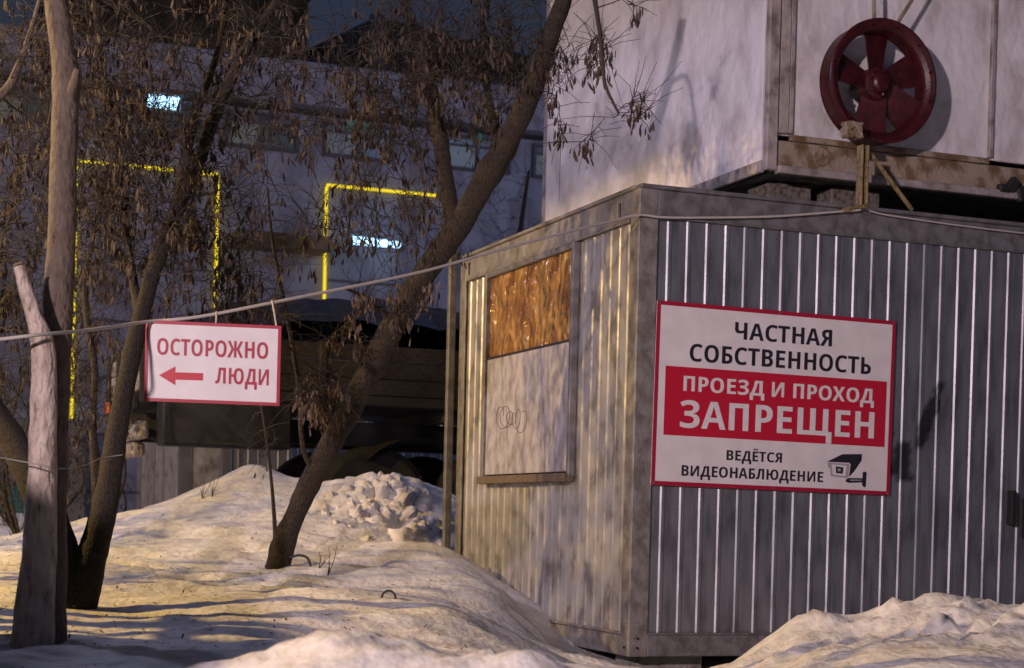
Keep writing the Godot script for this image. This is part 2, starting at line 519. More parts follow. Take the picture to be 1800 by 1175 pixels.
func relief(x: float, z: float) -> float:
	var k := clampf(1.3 - absf(z + 8.0) * 0.08, 0.2, 1.0)
	var y := 0.045 * k * bump.get_noise_2d(x * 0.9, z * 1.6)
	y += 0.009 * lump.get_noise_2d(x * 3.5, z * 4.5) - 0.014 * k * pow(maxf(0.0, 0.35 - absf(lump.get_noise_2d(x * 1.1 + 7.0, z * 2.2))) / 0.35, 2.0)
	for d in dents:
		var dd := (d.x - x) * (d.x - x) + (d.y - z) * (d.y - z)
		if dd < 0.09:
			y -= d.z * exp(-dd / 0.0072) - 0.3 * d.z * exp(-dd / 0.03)
	# broken lumps on the two shovelled heaps
	var heap := exp(-(pow((x + 0.85) / 0.75, 2.0) + pow((z + 12.0) / 0.7, 2.0))) + 0.8 * exp(-(pow((x - 2.6) / 1.6, 2.0) + pow((z + 6.9) / 0.6, 2.0))) + 0.35 * exp(-(pow((x + 0.3) / 1.2, 2.0) + pow((z + 4.3) / 0.35, 2.0)))
	y += heap * (0.16 * (absf(lump.get_noise_2d(x * 3.2, z * 3.2)) - 0.25) + 0.09 * (absf(lump.get_noise_2d(x * 11.0, z * 11.0)) - 0.2) + 0.02 * lump.get_noise_2d(x * 26.0, z * 26.0))
	return y

func axis(fine_a: float, fine_b: float, step: float, a: float, b: float) -> PackedFloat32Array:
	var low := []
	var x := fine_a
	var s := step
	while x > a:
		s *= 1.35
		x -= s
		low.append(x)
	low.reverse()
	var out := PackedFloat32Array(low)
	x = fine_a
	while x < fine_b:
		out.append(x)
		x += step
	s = step
	while x < b:
		out.append(x)
		s *= 1.35
		x += s
	out.append(x)
	return out

func ground() -> void:
	ground_controls()
	fit_ground()
	for k in 34:
		var w := at(rng.randf_range(190, 560) if k % 2 else rng.randf_range(230, 780), 1000, rng.randf_range(8.0, 12.2))
		dents.append(Vector3(w.x, w.z, rng.randf_range(0.02, 0.06)))
	var xs := axis(-4.6, 4.2, 0.05, -400.0, 400.0)
	var zs := axis(-14.5, -3.4, 0.05, -500.0, 200.0)
	var nx := xs.size()
	var v := PackedVector3Array()
	for z in zs:
		for x in xs:
			v.append(Vector3(x, height(x, z) + relief(x, z), z))
	var n := PackedVector3Array()
	n.resize(v.size())
	for j in zs.size():
		for i in nx:
			var a := v[j * nx + maxi(i - 1, 0)]
			var b := v[j * nx + mini(i + 1, nx - 1)]
			var c := v[maxi(j - 1, 0) * nx + i]
			var d := v[mini(j + 1, zs.size() - 1) * nx + i]
			n[j * nx + i] = (d - c).cross(b - a).normalized()
	var idx := PackedInt32Array()
	for j in zs.size() - 1:
		for i in nx - 1:
			var p := j * nx + i
			idx.append_array([p, p + 1, p + nx, p + 1, p + nx + 1, p + nx])
	var arr := []
	arr.resize(Mesh.ARRAY_MAX)
	arr[Mesh.ARRAY_VERTEX] = v
	arr[Mesh.ARRAY_NORMAL] = n
	arr[Mesh.ARRAY_INDEX] = idx
	var am := ArrayMesh.new()
	am.add_surface_from_arrays(Mesh.PRIMITIVE_TRIANGLES, arr)
	var o := MeshInstance3D.new()
	o.name = "snow_ground"
	o.mesh = am
	o.material_override = M.snow
	o.set_meta("kind", "structure")
	add_child(o)

func top(x: float, z: float) -> float:
	return height(x, z) + relief(x, z)

func clod_shape(sd: int) -> SurfaceTool:
	var st := mb()
	var rows := 10
	var cols := 14
	var p := func(i: int, j: int) -> Vector3:
		var th := PI * i / rows
		var ph := TAU * (j % cols) / cols
		var d := Vector3(sin(th) * cos(ph), cos(th), sin(th) * sin(ph))
		var bx := d / pow(pow(absf(d.x), 5.0) + pow(absf(d.y), 5.0) + pow(absf(d.z), 5.0), 0.2)
		return bx * Vector3(1, 0.75, 0.9) * (0.85 + 0.6 * lump.get_noise_3dv(d * 1.1 + Vector3(sd * 31.0, 0, 0)) + 0.10 * lump.get_noise_3dv(d * 3.0 + Vector3(sd * 31.0, 0, 0)))
	for i in rows:
		for j in cols:
			var a: Vector3 = p.call(i, j)
			var b: Vector3 = p.call(i, j + 1)
			var c: Vector3 = p.call(i + 1, j + 1)
			var d: Vector3 = p.call(i + 1, j)
			var fn := (b - a).cross(c - a) + (c - a).cross(d - a)
			fn = -fn.normalized() if fn.dot(a + c) < 0.0 else fn.normalized()
			for q in [a, c, b, a, d, c]:
				st.set_normal((q.normalized() * 1.4 + fn).normalized())
				st.add_vertex(q)
	return st

func clods() -> void:
	var shapes := []
	for k in 5:
		shapes.append(clod_shape(k).commit())
	var big := MeshInstance3D.new()
	big.name = numbered("snow_clod")
	big.mesh = shapes[0]
	big.material_override = M.clod
	add_child(big)
	var w := at(705, 940, 10.8)
	big.position = Vector3(w.x, top(w.x, w.z) + 0.03, w.z)
	big.scale = Vector3(0.075, 0.07, 0.07)
	tag(big, "large pinkish snow clod lying alone below the crumbly heap beside the cabin", "snow clod")
	for k in 84:
		var px := rng.randfn(672.0, 56.0 if k < 44 else 72.0)
		var py := 836.0 + absf(rng.randfn(0.0, 18.0 if k % 3 else 42.0)) + absf(px - 685.0) * 0.16
		var d := 12.4 - (py - 838.0) * 0.016
		var q := at(clampf(px, 560, 780), py, d)
		var o := MeshInstance3D.new()
		o.name = numbered("snow_clod")
		o.mesh = shapes[k % 5]
		o.material_override = M.clod
		add_child(o)
		var s := rng.randf_range(0.03, 0.085) if k < 44 else rng.randf_range(0.012, 0.035)
		o.position = Vector3(q.x, top(q.x, q.z) - s * rng.randf_range(0.1, 0.6), q.z)
		o.scale = Vector3(s * rng.randf_range(0.7, 1.4), s * rng.randf_range(0.6, 1.1), s)
		o.rotation = Vector3(rng.randf() * 3.0, rng.randf() * 6.0, rng.randf() * 3.0)
		tag(o, "snow lump among the broken clods on the heap in front of the truck", "snow clod", "broken snow clods on the heap")

# ------------------------------------------------------------------ cabin
const PITCH := 0.116
func sheet(w: float, h: float, rows := 1, tint = null) -> SurfaceTool:
	# trapezoid-ribbed sheet in local x 0..w, y 0..h, facing +z
	var st := mb()
	var prof := []
	var x := 0.0
	while x < w - 0.001:
		var e := 0.0066 * (1.0 + 0.35 * sin(x * 71.0) * sin(x * 23.0 + 1.0))
		for q in [[0.0, 0.0], [0.029, 0.0], [0.032, 0.0006], [0.035, 0.0], [0.064, 0.0], [0.0725, e], [0.0895, e], [0.098, 0.0]]:
			if x + q[0] < w:
				prof.append(Vector2(x + q[0], q[1]))
		x += PITCH
	prof.append(Vector2(w, 0))
	for i in prof.size() - 1:
		var a: Vector2 = prof[i]
		var b: Vector2 = prof[i + 1]
		var n := Vector3(-(b.y - a.y), 0, b.x - a.x).normalized()
		for r in rows:
			var y0 := h * r / rows
			var y1 := h * (r + 1) / rows
			var v := [Vector3(a.x, y0, a.y), Vector3(a.x, y1, a.y), Vector3(b.x, y1, b.y), Vector3(b.x, y0, b.y)]
			for k in [0, 1, 2, 0, 2, 3]:
				if tint != null:
					st.set_color(tint.call(v[k].x, v[k].y))
				st.set_normal(n)
				st.add_vertex(v[k])
	return st

func put(o: Node3D, where: Vector3, turn := 0.0) -> Node3D:
	o.position = where
	o.rotation.y = turn
	return o

func cabin() -> void:
	var t := thing("site_cabin", "grey ribbed steel site cabin with boarded window and red white warning sign", "cabin", Vector3(0.6334, 0, -8.9935), YAW)
	var L := 6.0
	var W := 2.86
	var H := 2.5
	var st := mb()
	# floor pan and roof
	box(st, Vector3(L / 2, 0.06, -W / 2), Vector3(L - 0.24, 0.10, W - 0.24))
	obj("floor_pan", st, M.roof, t)
	st = mb()
	box(st, Vector3(L / 2, H - 0.02, -W / 2), Vector3(L - 0.16, 0.03, W - 0.16))
	obj("roof", st, M.roof, t)
	st = mb()
	box(st, Vector3(L / 2, H / 2, -W + 0.06), Vector3(L - 0.2, H - 0.2, 0.03))
	obj("back_wall", st, M.steel, t)
	st = mb()
	box(st, Vector3(L - 0.06, H / 2, -W / 2), Vector3(0.03, H - 0.2, W - 0.2))
	obj("far_end_wall", st, M.steel, t)
	# corner posts (L-angles)
	for q in [[0.0, 0.0, 1, -1], [L, 0.0, -1, -1], [0.0, -W, 1, 1], [L, -W, -1, 1]]:
		st = mb()
		var cx: float = q[0]
		var cz: float = q[1]
		box(st, Vector3(cx + q[2] * 0.055, H / 2, cz + q[3] * 0.006), Vector3(0.11, H - 0.004, 0.012), 0.004)
		box(st, Vector3(cx + q[2] * 0.006, H / 2, cz + q[3] * 0.061), Vector3(0.012, H - 0.004, 0.098), 0.004)
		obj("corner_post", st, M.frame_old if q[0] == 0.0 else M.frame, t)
	# rails
	st = mb()
	box(st, Vector3(L / 2, H - 0.079, -0.012), Vector3(L - 0.22, 0.15, 0.02), 0.005)
	box(st, Vector3(L / 2, H + 0.008, -0.035), Vector3(L, 0.022, 0.10), 0.004)
	box(st, Vector3(L / 2, H - 0.150, 0.001), Vector3(L - 0.224, 0.010, 0.012), 0.003)
	obj("top_rail", st, M.frame, t)
	st = mb()
	box(st, Vector3(L / 2, 0.062, -0.012), Vector3(L - 0.22, 0.118, 0.02), 0.005)
	box(st, Vector3(L / 2, 0.126, 0.001), Vector3(L - 0.224, 0.012, 0.014), 0.003)
	obj("bottom_rail", st, M.frame, t)
	st = mb()
	# the rail is cut through by two lifting slots
	for q in [[-2.75, -2.7225], [-2.6775, -0.2925], [-0.2475, -0.11]]:
		box(st, Vector3(0.012, H - 0.079, (q[0] + q[1]) / 2), Vector3(0.02, 0.15, q[1] - q[0]), 0.003)
	for z in [-2.70, -0.27]:
		box(st, Vector3(0.012, H - 0.0235, z), Vector3(0.018, 0.038, 0.045), 0.001)
		box(st, Vector3(0.012, H - 0.1405, z), Vector3(0.018, 0.026, 0.045), 0.001)
	box(st, Vector3(0.035, H + 0.007, -W / 2), Vector3(0.10, 0.020, W - 0.1), 0.004)
	box(st, Vector3(-0.003, H - 0.160, -W / 2 + 0.01), Vector3(0.016, 0.016, W - 0.26), 0.004)
	obj("end_top_rail", st, M.frame_old, t)
	st = mb()
	box(st, Vector3(0.012, 0.062, -W / 2), Vector3(0.02, 0.118, W - 0.22), 0.005)
	box(st, Vector3(-0.004, 0.124, -W / 2 - 0.02), Vector3(0.018, 0.016, W - 0.16), 0.004)
	obj("end_bottom_rail", st, M.frame_old, t)
	# bolts on the bottom corner
	for q in [[0.05, 0.05, 0.002], [0.05, 0.10, 0.002], [-0.002, 0.05, -0.05]]:
		st = mb()
		tube(st, PackedVector3Array([Vector3(q[0], q[1], q[2]), Vector3(q[0], q[1], q[2]) + (Vector3(0, 0, 0.006) if q[2] > 0 else Vector3(-0.006, 0, 0))]), even(2, 0.007), 8)
		obj("bolt", st, M.black, t)
	# front sheets
	var ys := 0.115
	var hs := H - 0.15 - ys
	var sw := PITCH * 10.0
	var plain := sheet(sw, hs).commit()
	var grain := FastNoiseLite.new()
	grain.seed = 77
	grain.frequency = 9.0
	grain.fractal_octaves = 3
	for k in 5:
		var o: MeshInstance3D
		var x0 := 0.108 + k * sw
		if k == 1:
			var f := func(x: float, y: float) -> Color:
				# darker tone beside the printed board, as two ragged blobs
				var gx := x + x0
				var gy := y + ys
				var d1 := Vector2((gx - 1.69) / 0.075, (gy - 1.10) / 0.13).length()
				var d2 := Vector2((gx - 1.86 - 0.35 * (gy - 1.35)) / 0.05, (gy - 1.36) / 0.18).length()
				var d := minf(d1, d2) + 0.7 * grain.get_noise_2d(gx, gy)
				var c := lerpf(0.20, 1.0, smoothstep(0.85, 1.08, d))
				return Color(c, c, c)
			o = obj("wall_sheet", sheet(sw, hs, 70, f), M.steel_tinted, t)
			o.set_meta("label", "ribbed wall sheet with a dark ragged patch")
		else:
			o = MeshInstance3D.new()
			o.name = "wall_sheet"
			o.mesh = plain
			o.material_override = M.steel
			t.add_child(o, true)
		put(o, Vector3(x0, ys, -0.022 + 0.0015 * (k % 2)))
	# end sheets: right of, left of, under and over the window
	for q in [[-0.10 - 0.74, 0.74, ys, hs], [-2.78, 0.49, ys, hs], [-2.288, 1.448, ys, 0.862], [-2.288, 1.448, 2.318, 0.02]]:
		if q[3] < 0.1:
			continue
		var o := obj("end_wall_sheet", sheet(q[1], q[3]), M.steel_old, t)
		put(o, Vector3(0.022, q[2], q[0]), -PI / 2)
	# window: frame, amber upper pane, stained lower board, sill
	var win := mb()
	var z0 := -2.285
	var z1 := -0.845
	for q in [[0.978, 2.330, z0 - 0.002], [0.978, 2.330, z1 + 0.002]]:
		box(win, Vector3(-0.004, (q[0] + q[1]) / 2, q[2]), Vector3(0.045, q[1] - q[0], 0.035), 0.004)
	box(win, Vector3(-0.002, 2.313, (z0 + z1) / 2), Vector3(0.045, 0.034, z1 - z0 - 0.036), 0.004)
	var wo := obj("window_frame", win, M.frame, t)
	st = mb()
	box(st, Vector3(0.008, 2.034, (z0 + z1) / 2), Vector3(0.008, 0.522, z1 - z0 - 0.034), 0.002)
	obj("amber_pane", st, M.amber, wo)
	st = mb()
	for q in [[z0 + 0.017, -1.585], [-1.577, z1 - 0.017]]:
		box(st, Vector3(0.0, 1.385, (q[0] + q[1]) / 2), Vector3(0.012, 0.755, q[1] - q[0]), 0.003)
	obj("plywood_board", st, M.board, wo)
	st = mb()
	box(st, Vector3(-0.004, 1.768, (z0 + z1) / 2), Vector3(0.02, 0.014, z1 - z0 - 0.034), 0.003)
	obj("glazing_bar", st, M.ink, wo)
	st = mb()
	box(st, Vector3(-0.020, 0.972, (z0 + z1) / 2 + 0.0), Vector3(0.07, 0.05, z1 - z0 + 0.03), 0.004)
	obj("window_sill", st, M.wood, t)
	# scribble on the board
	st = mb()
	var pts := []
	for k in 60:
		var u := k / 59.0
		pts.append(Vector3(-0.0072, 1.38 - 0.05 * u + (0.055 + 0.02 * sin(u * 9.0)) * sin(u * TAU * 5.3), -2.02 + u * 0.42 + (0.075 + 0.03 * sin(u * 7.0)) * cos(u * TAU * 5.3)))
	tube(st, smooth(pts, 3), even(178, 0.0017), 4)
	obj("scribble", st, M.ink, wo)
	# blocks under the near edge
	for q in [[0.35, -0.35], [2.6, -0.25], [0.35, -2.3], [4.9, -0.25]]:
		st = mb()
		box(st, Vector3(q[0], -0.12, q[1]), Vector3(0.4, 0.235, 0.3), 0.01)
		obj("support_block", st, M.concrete, t)
	# black lock box at the right
	st = mb()
	box(st, Vector3(2.60, 0.80, 0.035), Vector3(0.16, 0.24, 0.08), 0.01)
	box(st, Vector3(2.43, 0.86, 0.02), Vector3(0.035, 0.20, 0.05), 0.006)
	obj("lock_box", st, M.black, t)

func lettering(text: String, font: Font, box2: Rect2, m: Material, called: String, parent: Node3D, z: float) -> void:
	# box2 in metres on the board's face: x from the left edge, y down from the top edge to the capitals' top; size is the capitals' extent
	var tm := TextMesh.new()
	tm.text = text
	tm.font = font
	tm.font_size = 64
	tm.pixel_size = 0.01
	tm.depth = 0.05
	tm.curve_step = 2.0
	var ref := TextMesh.new()
	ref.text = "Н"
	ref.font = font
	ref.font_size = 64
	ref.pixel_size = 0.01
	ref.depth = 0.05
	var a := tm.get_aabb()
	var r := ref.get_aabb()
	var sx := box2.size.x / a.size.x
	var sy := box2.size.y / r.size.y
	var o := MeshInstance3D.new()
	o.name = called
	o.mesh = tm
	o.material_override = m
	parent.add_child(o, true)
	o.scale = Vector3(sx, sy, 0.03)
	o.position = Vector3(box2.position.x - a.position.x * sx, -box2.position.y - box2.size.y - r.position.y * sy, z)

func bold() -> Font:
	var f := SystemFont.new()
	f.font_names = PackedStringArray(["Droid Sans"])
	f.font_weight = 700
	return f

func rim(w: float, h: float, b: float, z: float) -> SurfaceTool:
	var st := mb()
	box(st, Vector3(w / 2, -b / 2, z), Vector3(w, b, 0.003), 0.001)
	box(st, Vector3(w / 2, -h + b / 2, z), Vector3(w, b, 0.003), 0.001)
	box(st, Vector3(b / 2, -h / 2, z), Vector3(b, h - 2 * b, 0.003), 0.001)
	box(st, Vector3(w - b / 2, -h / 2, z), Vector3(b, h - 2 * b, 0.003), 0.001)
	return st

func wall_sign() -> void:
	var w := 1.496
	var h := 0.984
	var where := Transform3D(Basis(Vector3.UP, YAW), Vector3(0.6334, 0, -8.9935)) * Vector3(0.1126, 1.908, 0.004)
	var t := thing("wall_sign", "large private property warning board with red band, fixed to the ribbed cabin wall", "sign", where, YAW)
	t.rotation.z = -0.010
	var st := mb()
	box(st, Vector3(w / 2, -h / 2, 0), Vector3(w, h, 0.006), 0.001)
	obj("board", st, M.sign_white, t)
	obj("border", rim(w, h, 0.022, 0.0043), M.sign_rim, t)
	st = mb()
	box(st, Vector3(w * 0.506, -h * 0.5375, 0.0042), Vector3(w * 0.928, h * 0.375, 0.002), 0.0005)
	obj("red_band", st, M.sign_red, t)
	var f := bold()
	var r := func(u0: float, v0: float, u1: float, v1: float) -> Rect2:
		return Rect2(u0 * w, v0 * h, (u1 - u0) * w, (v1 - v0) * h)
	lettering("ЧАСТНАЯ", f, r.call(0.316, 0.082, 0.724, 0.175), M.sign_black, "lettering", t, 0.0045)
	lettering("СОБСТВЕННОСТЬ", f, r.call(0.136, 0.220, 0.897, 0.316), M.sign_black, "lettering", t, 0.0045)
	lettering("ПРОЕЗД И ПРОХОД", f, r.call(0.115, 0.398, 0.915, 0.480), M.sign_white, "lettering", t, 0.0065)
	lettering("ЗАПРЕЩЕН", f, r.call(0.105, 0.530, 0.920, 0.680), M.sign_white, "lettering", t, 0.0065)
	lettering("ВЕДЁТСЯ", f, r.call(0.300, 0.790, 0.530, 0.845), M.sign_black, "lettering", t, 0.0045)
	lettering("ВИДЕОНАБЛЮДЕНИЕ", f, r.call(0.120, 0.885, 0.708, 0.943), M.sign_black, "lettering", t, 0.0045)
	for q in [[0.01, 0.012], [0.5, 0.011], [0.99, 0.012], [0.01, 0.988], [0.5, 0.989], [0.99, 0.988]]:
		st = mb()
		tube(st, PackedVector3Array([Vector3(q[0] * w, -q[1] * h, 0.005), Vector3(q[0] * w, -q[1] * h, 0.0085)]), even(2, 0.006), 8)
		obj("screw", st, M.frame, t)
	# printed camera symbol
	var P := func(pts: Array) -> PackedVector2Array:
		var o := PackedVector2Array()
		for q in pts:
			# picture of the symbol: 217 wide, 175 high
			o.append(Vector2((0.722 + 0.174 * q[0] / 217.0) * w, -(0.772 + 0.188 * q[1] / 175.0) * h))
		return o
	for q in [
			[M.sign_black, 0.0046, "camera_symbol", [[0, 50], [82, 6], [188, 0], [187, 34], [150, 92], [122, 124], [128, 56], [120, 50]]],
			[M.sign_grey, 0.0043, "camera_shade_mark", [[2, 54], [122, 56], [118, 120], [112, 132], [24, 124], [18, 84], [8, 80]]],
			[M.sign_white, 0.0047, "camera_face_mark", [[26, 62], [106, 66], [102, 122], [34, 116]]],
			[M.sign_black, 0.0050, "camera_lens_mark", [[48, 72], [90, 75], [87, 110], [50, 107]]],
			[M.sign_grey, 0.0053, "camera_lens_glint", [[58, 82], [76, 84], [74, 98], [60, 97]]],
			[M.sign_black, 0.0046, "camera_arm_mark", [[106, 138], [122, 130], [196, 128], [196, 96], [208, 92], [217, 98], [215, 172], [206, 176], [196, 168], [194, 150], [124, 156], [106, 152]]],
			[M.sign_grey, 0.0049, "camera_arm_glint", [[128, 138], [190, 136], [190, 141], [128, 144]]]]:
		st = mb()
		prism(st, P.call(q[3]), 0.003, q[1])
		obj(q[2], st, q[0], t)

func rope_points() -> PackedVector3Array:
	var c := Transform3D(Basis(Vector3.UP, YAW), Vector3(0.6334, 0, -8.9935))
	return smooth([at(-60, 602, 6.05), at(0, 597, 6.1), at(75, 588, 6.17), at(160, 580, 6.5), at(258, 566, 6.95), at(320, 561, 7.0), at(380, 552, 7.06), at(480, 532, 7.2), at(610, 506, 7.5), at(745, 477, 7.85), at(870, 442, 8.2), at(990, 410, 8.55), at(1075, 389, 8.82),
		c * Vector3(-0.02, 2.345, 0.03), c * Vector3(0.17, 2.348, 0.028), c * Vector3(0.755, 2.404, 0.028), c * Vector3(1.20, 2.470, 0.028), c * Vector3(1.34, 2.492, 0.03)], 5)

func hanging_sign() -> void:
	var rp := rope_points()
	var st := mb()
	tube(st, rp, even(rp.size(), 0.0068), 6)
	var rope := obj("rope", st, M.rope, null)
	tag(rope, "white rope stretched from the pale trunk to the bracket on the cabin roof", "rope")
	st = mb()
	var c := Transform3D(Basis(Vector3.UP, YAW), Vector3(0.6334, 0, -8.9935))
	var tail := smooth([c * Vector3(1.40, 2.492, 0.03), c * Vector3(1.6, 2.476, 0.024), c * Vector3(2.45, 2.456, 0.024), c * Vector3(3.6, 2.47, 0.024)], 4)
	tube(st, tail, even(tail.size(), 0.005), 6)
	tag(obj("rope", st, M.rope, null), "thin rope running along the cabin's front roof edge past the bracket", "rope")
	st = mb()
	var low := smooth([at(-40, 800, 6.3), at(0, 805, 6.25), at(50, 814, 6.13), at(105, 824, 6.2), at(150, 818, 6.9), at(178, 806, 7.35), at(215, 800, 7.45)], 4)
	tube(st, low, even(low.size(), 0.0026), 5)
	tag(obj("cord", st, M.cord, null), "thin cord tied round the pale trunk at knee height", "cord")
	var w := 0.556
	var h := 0.334
	var turn := 0.12
	var t := thing("hanging_sign", "small red bordered warning board with left arrow, hanging from the rope", "sign", at(256, 563, 6.98), turn)
	t.rotation.z = 0.0243 - 0.034 + 0.004
	st = mb()
	box(st, Vector3(w / 2, -h / 2, 0), Vector3(w, h, 0.005), 0.001)
	obj("board", st, M.sign_white, t)
	obj("border", rim(w, h, 0.0135, 0.0037), M.sign_rim, t)
	var f := bold()
	lettering("ОСТОРОЖНО", f, Rect2(0.088 * w, 0.215 * h, 0.817 * w, 0.205 * h), M.sign_rim, "lettering", t, 0.0039)
	lettering("ЛЮДИ", f, Rect2(0.520 * w, 0.550 * h, 0.395 * w, 0.198 * h), M.sign_rim, "lettering", t, 0.0039)
	st = mb()
	var ar := PackedVector2Array()
	for q in [[0.107, 0.675], [0.225, 0.558], [0.225, 0.630], [0.430, 0.628], [0.430, 0.720], [0.228, 0.722], [0.228, 0.792]]:
		ar.append(Vector2(q[0] * w, -q[1] * h))
	prism(st, ar, 0.002, 0.0042)
	obj("arrow", st, M.sign_red, t)
	for q in [[0.515, 380, 552, 7.06], [0.965, 478, 532, 7.2]]:
		st = mb()
		var a := t.transform * Vector3(q[0] * w, -0.008, 0.003)
		var b := at(q[1], q[2], q[3])
		var inv := t.transform.affine_inverse()
		var knot := Vector3(0, 0.009, 0)
		tube(st, PackedVector3Array([inv * a, inv * (a.lerp(b, 0.5) + Vector3(0.002, 0, 0.006)), inv * (b + knot)]), even(3, 0.0038), 6)
		obj("tie", st, M.rope, t)

# ------------------------------------------------------------------ upper cabin, wheel, bracket
func upper_cabin() -> void:
	var c := Transform3D(Basis(Vector3.UP, YAW), Vector3(0.6334, 0, -8.9935))
	var x0 := 0.93
	var zf := -0.33
	var zb := -3.70
	var y0 := 2.735
	var y1 := 5.3
	var L := 5.2
	var t := thing("white_cabin", "weathered white painted cabin box stacked above the ribbed steel cabin", "cabin", c * Vector3(x0, y0, zf), YAW)
	var D := zf - zb
	var H := y1 - y0
	var st := mb()
	box(st, Vector3(0.02, H / 2 + 0.02, -D / 2), Vector3(0.04, H - 0.06, D - 0.1), 0.004)
	obj("end_wall", st, M.white_wall, t)
	st = mb()
	box(st, Vector3(L / 2 + 0.05, H / 2 + 0.1, -0.045), Vector3(L - 0.1, H - 0.24, 0.03), 0.004)
	obj("front_wall", st, M.white_wall, t)
	st = mb()
	box(st, Vector3(L / 2, H / 2, -D + 0.02), Vector3(L - 0.1, H - 0.04, 0.04), 0.004)
	obj("back_wall", st, M.white_wall, t)
	st = mb()
	box(st, Vector3(L - 0.02, H / 2, -D / 2), Vector3(0.04, H - 0.04, D - 0.1), 0.004)
	obj("far_end_wall", st, M.white_wall, t)
	st = mb()
	box(st, Vector3(L / 2, H + 0.03, -D / 2), Vector3(L + 0.1, 0.06, D + 0.1), 0.01)
	obj("roof", st, M.white_trim, t)
	st = mb()
	box(st, Vector3(L / 2, 0.03, -D / 2), Vector3(L - 0.12, 0.05, D - 0.12), 0.004)
	obj("floor_pan", st, M.roof, t)
	# corner strips
	st = mb()
	box(st, Vector3(0.035, H / 2, -0.005), Vector3(0.07, H - 0.01, 0.05), 0.006)
	obj("corner_post", st, M.white_trim, t)
	st = mb()
	box(st, Vector3(0.115, H / 2 + 0.1, -0.012), Vector3(0.07, H - 0.25, 0.03), 0.006)
	obj("trim_strip", st, M.white_trim, t)
	st = mb()
	box(st, Vector3(0.03, H / 2, -D + 0.03), Vector3(0.07, H - 0.01, 0.065), 0.006)
	obj("corner_post", st, M.white_trim, t)
	# bottom beams
	st = mb()
	box(st, Vector3(L / 2 + 0.04, 0.10, -0.03), Vector3(L - 0.06, 0.17, 0.05), 0.006)
	obj("bottom_beam", st, M.rust_trim, t)
	st = mb()
	box(st, Vector3(L / 2 + 0.03, 0.012, 0.012), Vector3(L - 0.08, 0.045, 0.06), 0.006)
	obj("beam_lip", st, M.white_trim, t)
	st = mb()
	box(st, Vector3(-0.002, 0.03, -D / 2), Vector3(0.03, 0.07, D - 0.05), 0.006)
	obj("end_beam", st, M.white_trim, t)
	# recessed panel moulding on the front
	st = mb()
	box(st, Vector3(0.85, 0.206, -0.016), Vector3(1.37, 0.034, 0.03), 0.004)
	obj("panel_moulding", st, M.rust_trim, t)
	for x in [0.167, 1.545]:
		st = mb()
		box(st, Vector3(x, H / 2 + 0.1, -0.018), Vector3(0.028, H - 0.26, 0.03), 0.004)
		obj("panel_moulding", st, M.white_trim, t)
	st = mb()
	lathe(st, [Vector2(0.0, 0.008), Vector2(0.05, 0.008), Vector2(0.056, 0.0)], 20)
	put(obj("round_cover", st, M.rust_trim, t), Vector3(0.37, 0.115, -0.004))
	# blocks on the lower roof that carry it
	for q in [[0.30, 0.20, -0.35, 0.30], [0.72, 0.17, -0.30, 0.34], [3.6, 0.2, -0.4, 0.4], [0.5, 0.2, -2.2, 0.3], [3.6, 0.2, -2.2, 0.3]]:
		st = mb()
		box(st, Vector3(q[0], -0.107, q[2]), Vector3(q[3], 0.205, 0.25), 0.012)
		tag(put(obj("brick_block", st, M.brick, null), t.position, YAW), "grey masonry block wedged between the two cabins", "block", "blocks carrying the white cabin")
	# dark rags in the gap at the right
	st = mb()
	for k in 7:
		var p := Vector3(1.62 + k * 0.06, 0.045 + 0.03 * sin(k * 2.1), 0.03)
		box(st, p, Vector3(0.09, 0.05 + 0.02 * sin(k * 1.3), 0.05), 0.015, Basis(Vector3.BACK, k * 0.9))
	tag(put(obj("dark_rag", st, M.truck_dark, null), t.position, YAW), "bunched black rag lying on the white cabin's bottom lip", "rag")
	# spoked red wheel
	var wh := thing("red_wheel", "large dark red spoked wheel with deep rim in front of the white cabin", "wheel", c * Vector3(1.55, 3.26, -0.10), YAW)
	wh.scale = Vector3.ONE * 0.91
	st = mb()
	lathe(st, [Vector2(0.375, -0.14), Vector2(0.372, -0.12), Vector2(0.370, -0.03), Vector2(0.380, -0.01), Vector2(0.388, 0.0), Vector2(0.386, 0.014), Vector2(0.372, 0.018), Vector2(0.345, 0.006), Vector2(0.322, -0.012), Vector2(0.314, -0.03), Vector2(0.314, -0.12), Vector2(0.33, -0.14), Vector2(0.375, -0.14)], 56)
	obj("rim", st, M.red_paint, wh)
	st = mb()
	lathe(st, [Vector2(0.0, 0.0), Vector2(0.045, 0.0), Vector2(0.06, -0.012), Vector2(0.075, -0.04), Vector2(0.10, -0.05), Vector2(0.105, -0.075), Vector2(0.105, -0.14), Vector2(0.0, -0.14)], 28)
	obj("hub", st, M.red_paint, wh)
	for k in 5:
		var a := TAU * k / 5.0
		st = mb()
		box(st, Vector3(cos(a) * 0.075, sin(a) * 0.075, -0.035), Vector3(0.026, 0.026, 0.03), 0.006, Basis(Vector3.BACK, a))
		obj("hub_nut", st, M.red_paint, wh)
	for k in 12:
		var a := TAU * (k + 0.5) / 12.0
		st = mb()
		tube(st, PackedVector3Array([Vector3(cos(a) * 0.352, sin(a) * 0.352, 0.0), Vector3(cos(a) * 0.352, sin(a) * 0.352, 0.022)]), even(2, 0.011), 6)
		obj("rim_bolt", st, M.red_paint, wh)
	st = mb()
	lathe(st, [Vector2(0.0, -0.13), Vector2(0.085, -0.13), Vector2(0.09, -0.15), Vector2(0.09, -0.24), Vector2(0.0, -0.24)], 20)
	obj("motor", st, M.truck_dark, wh)
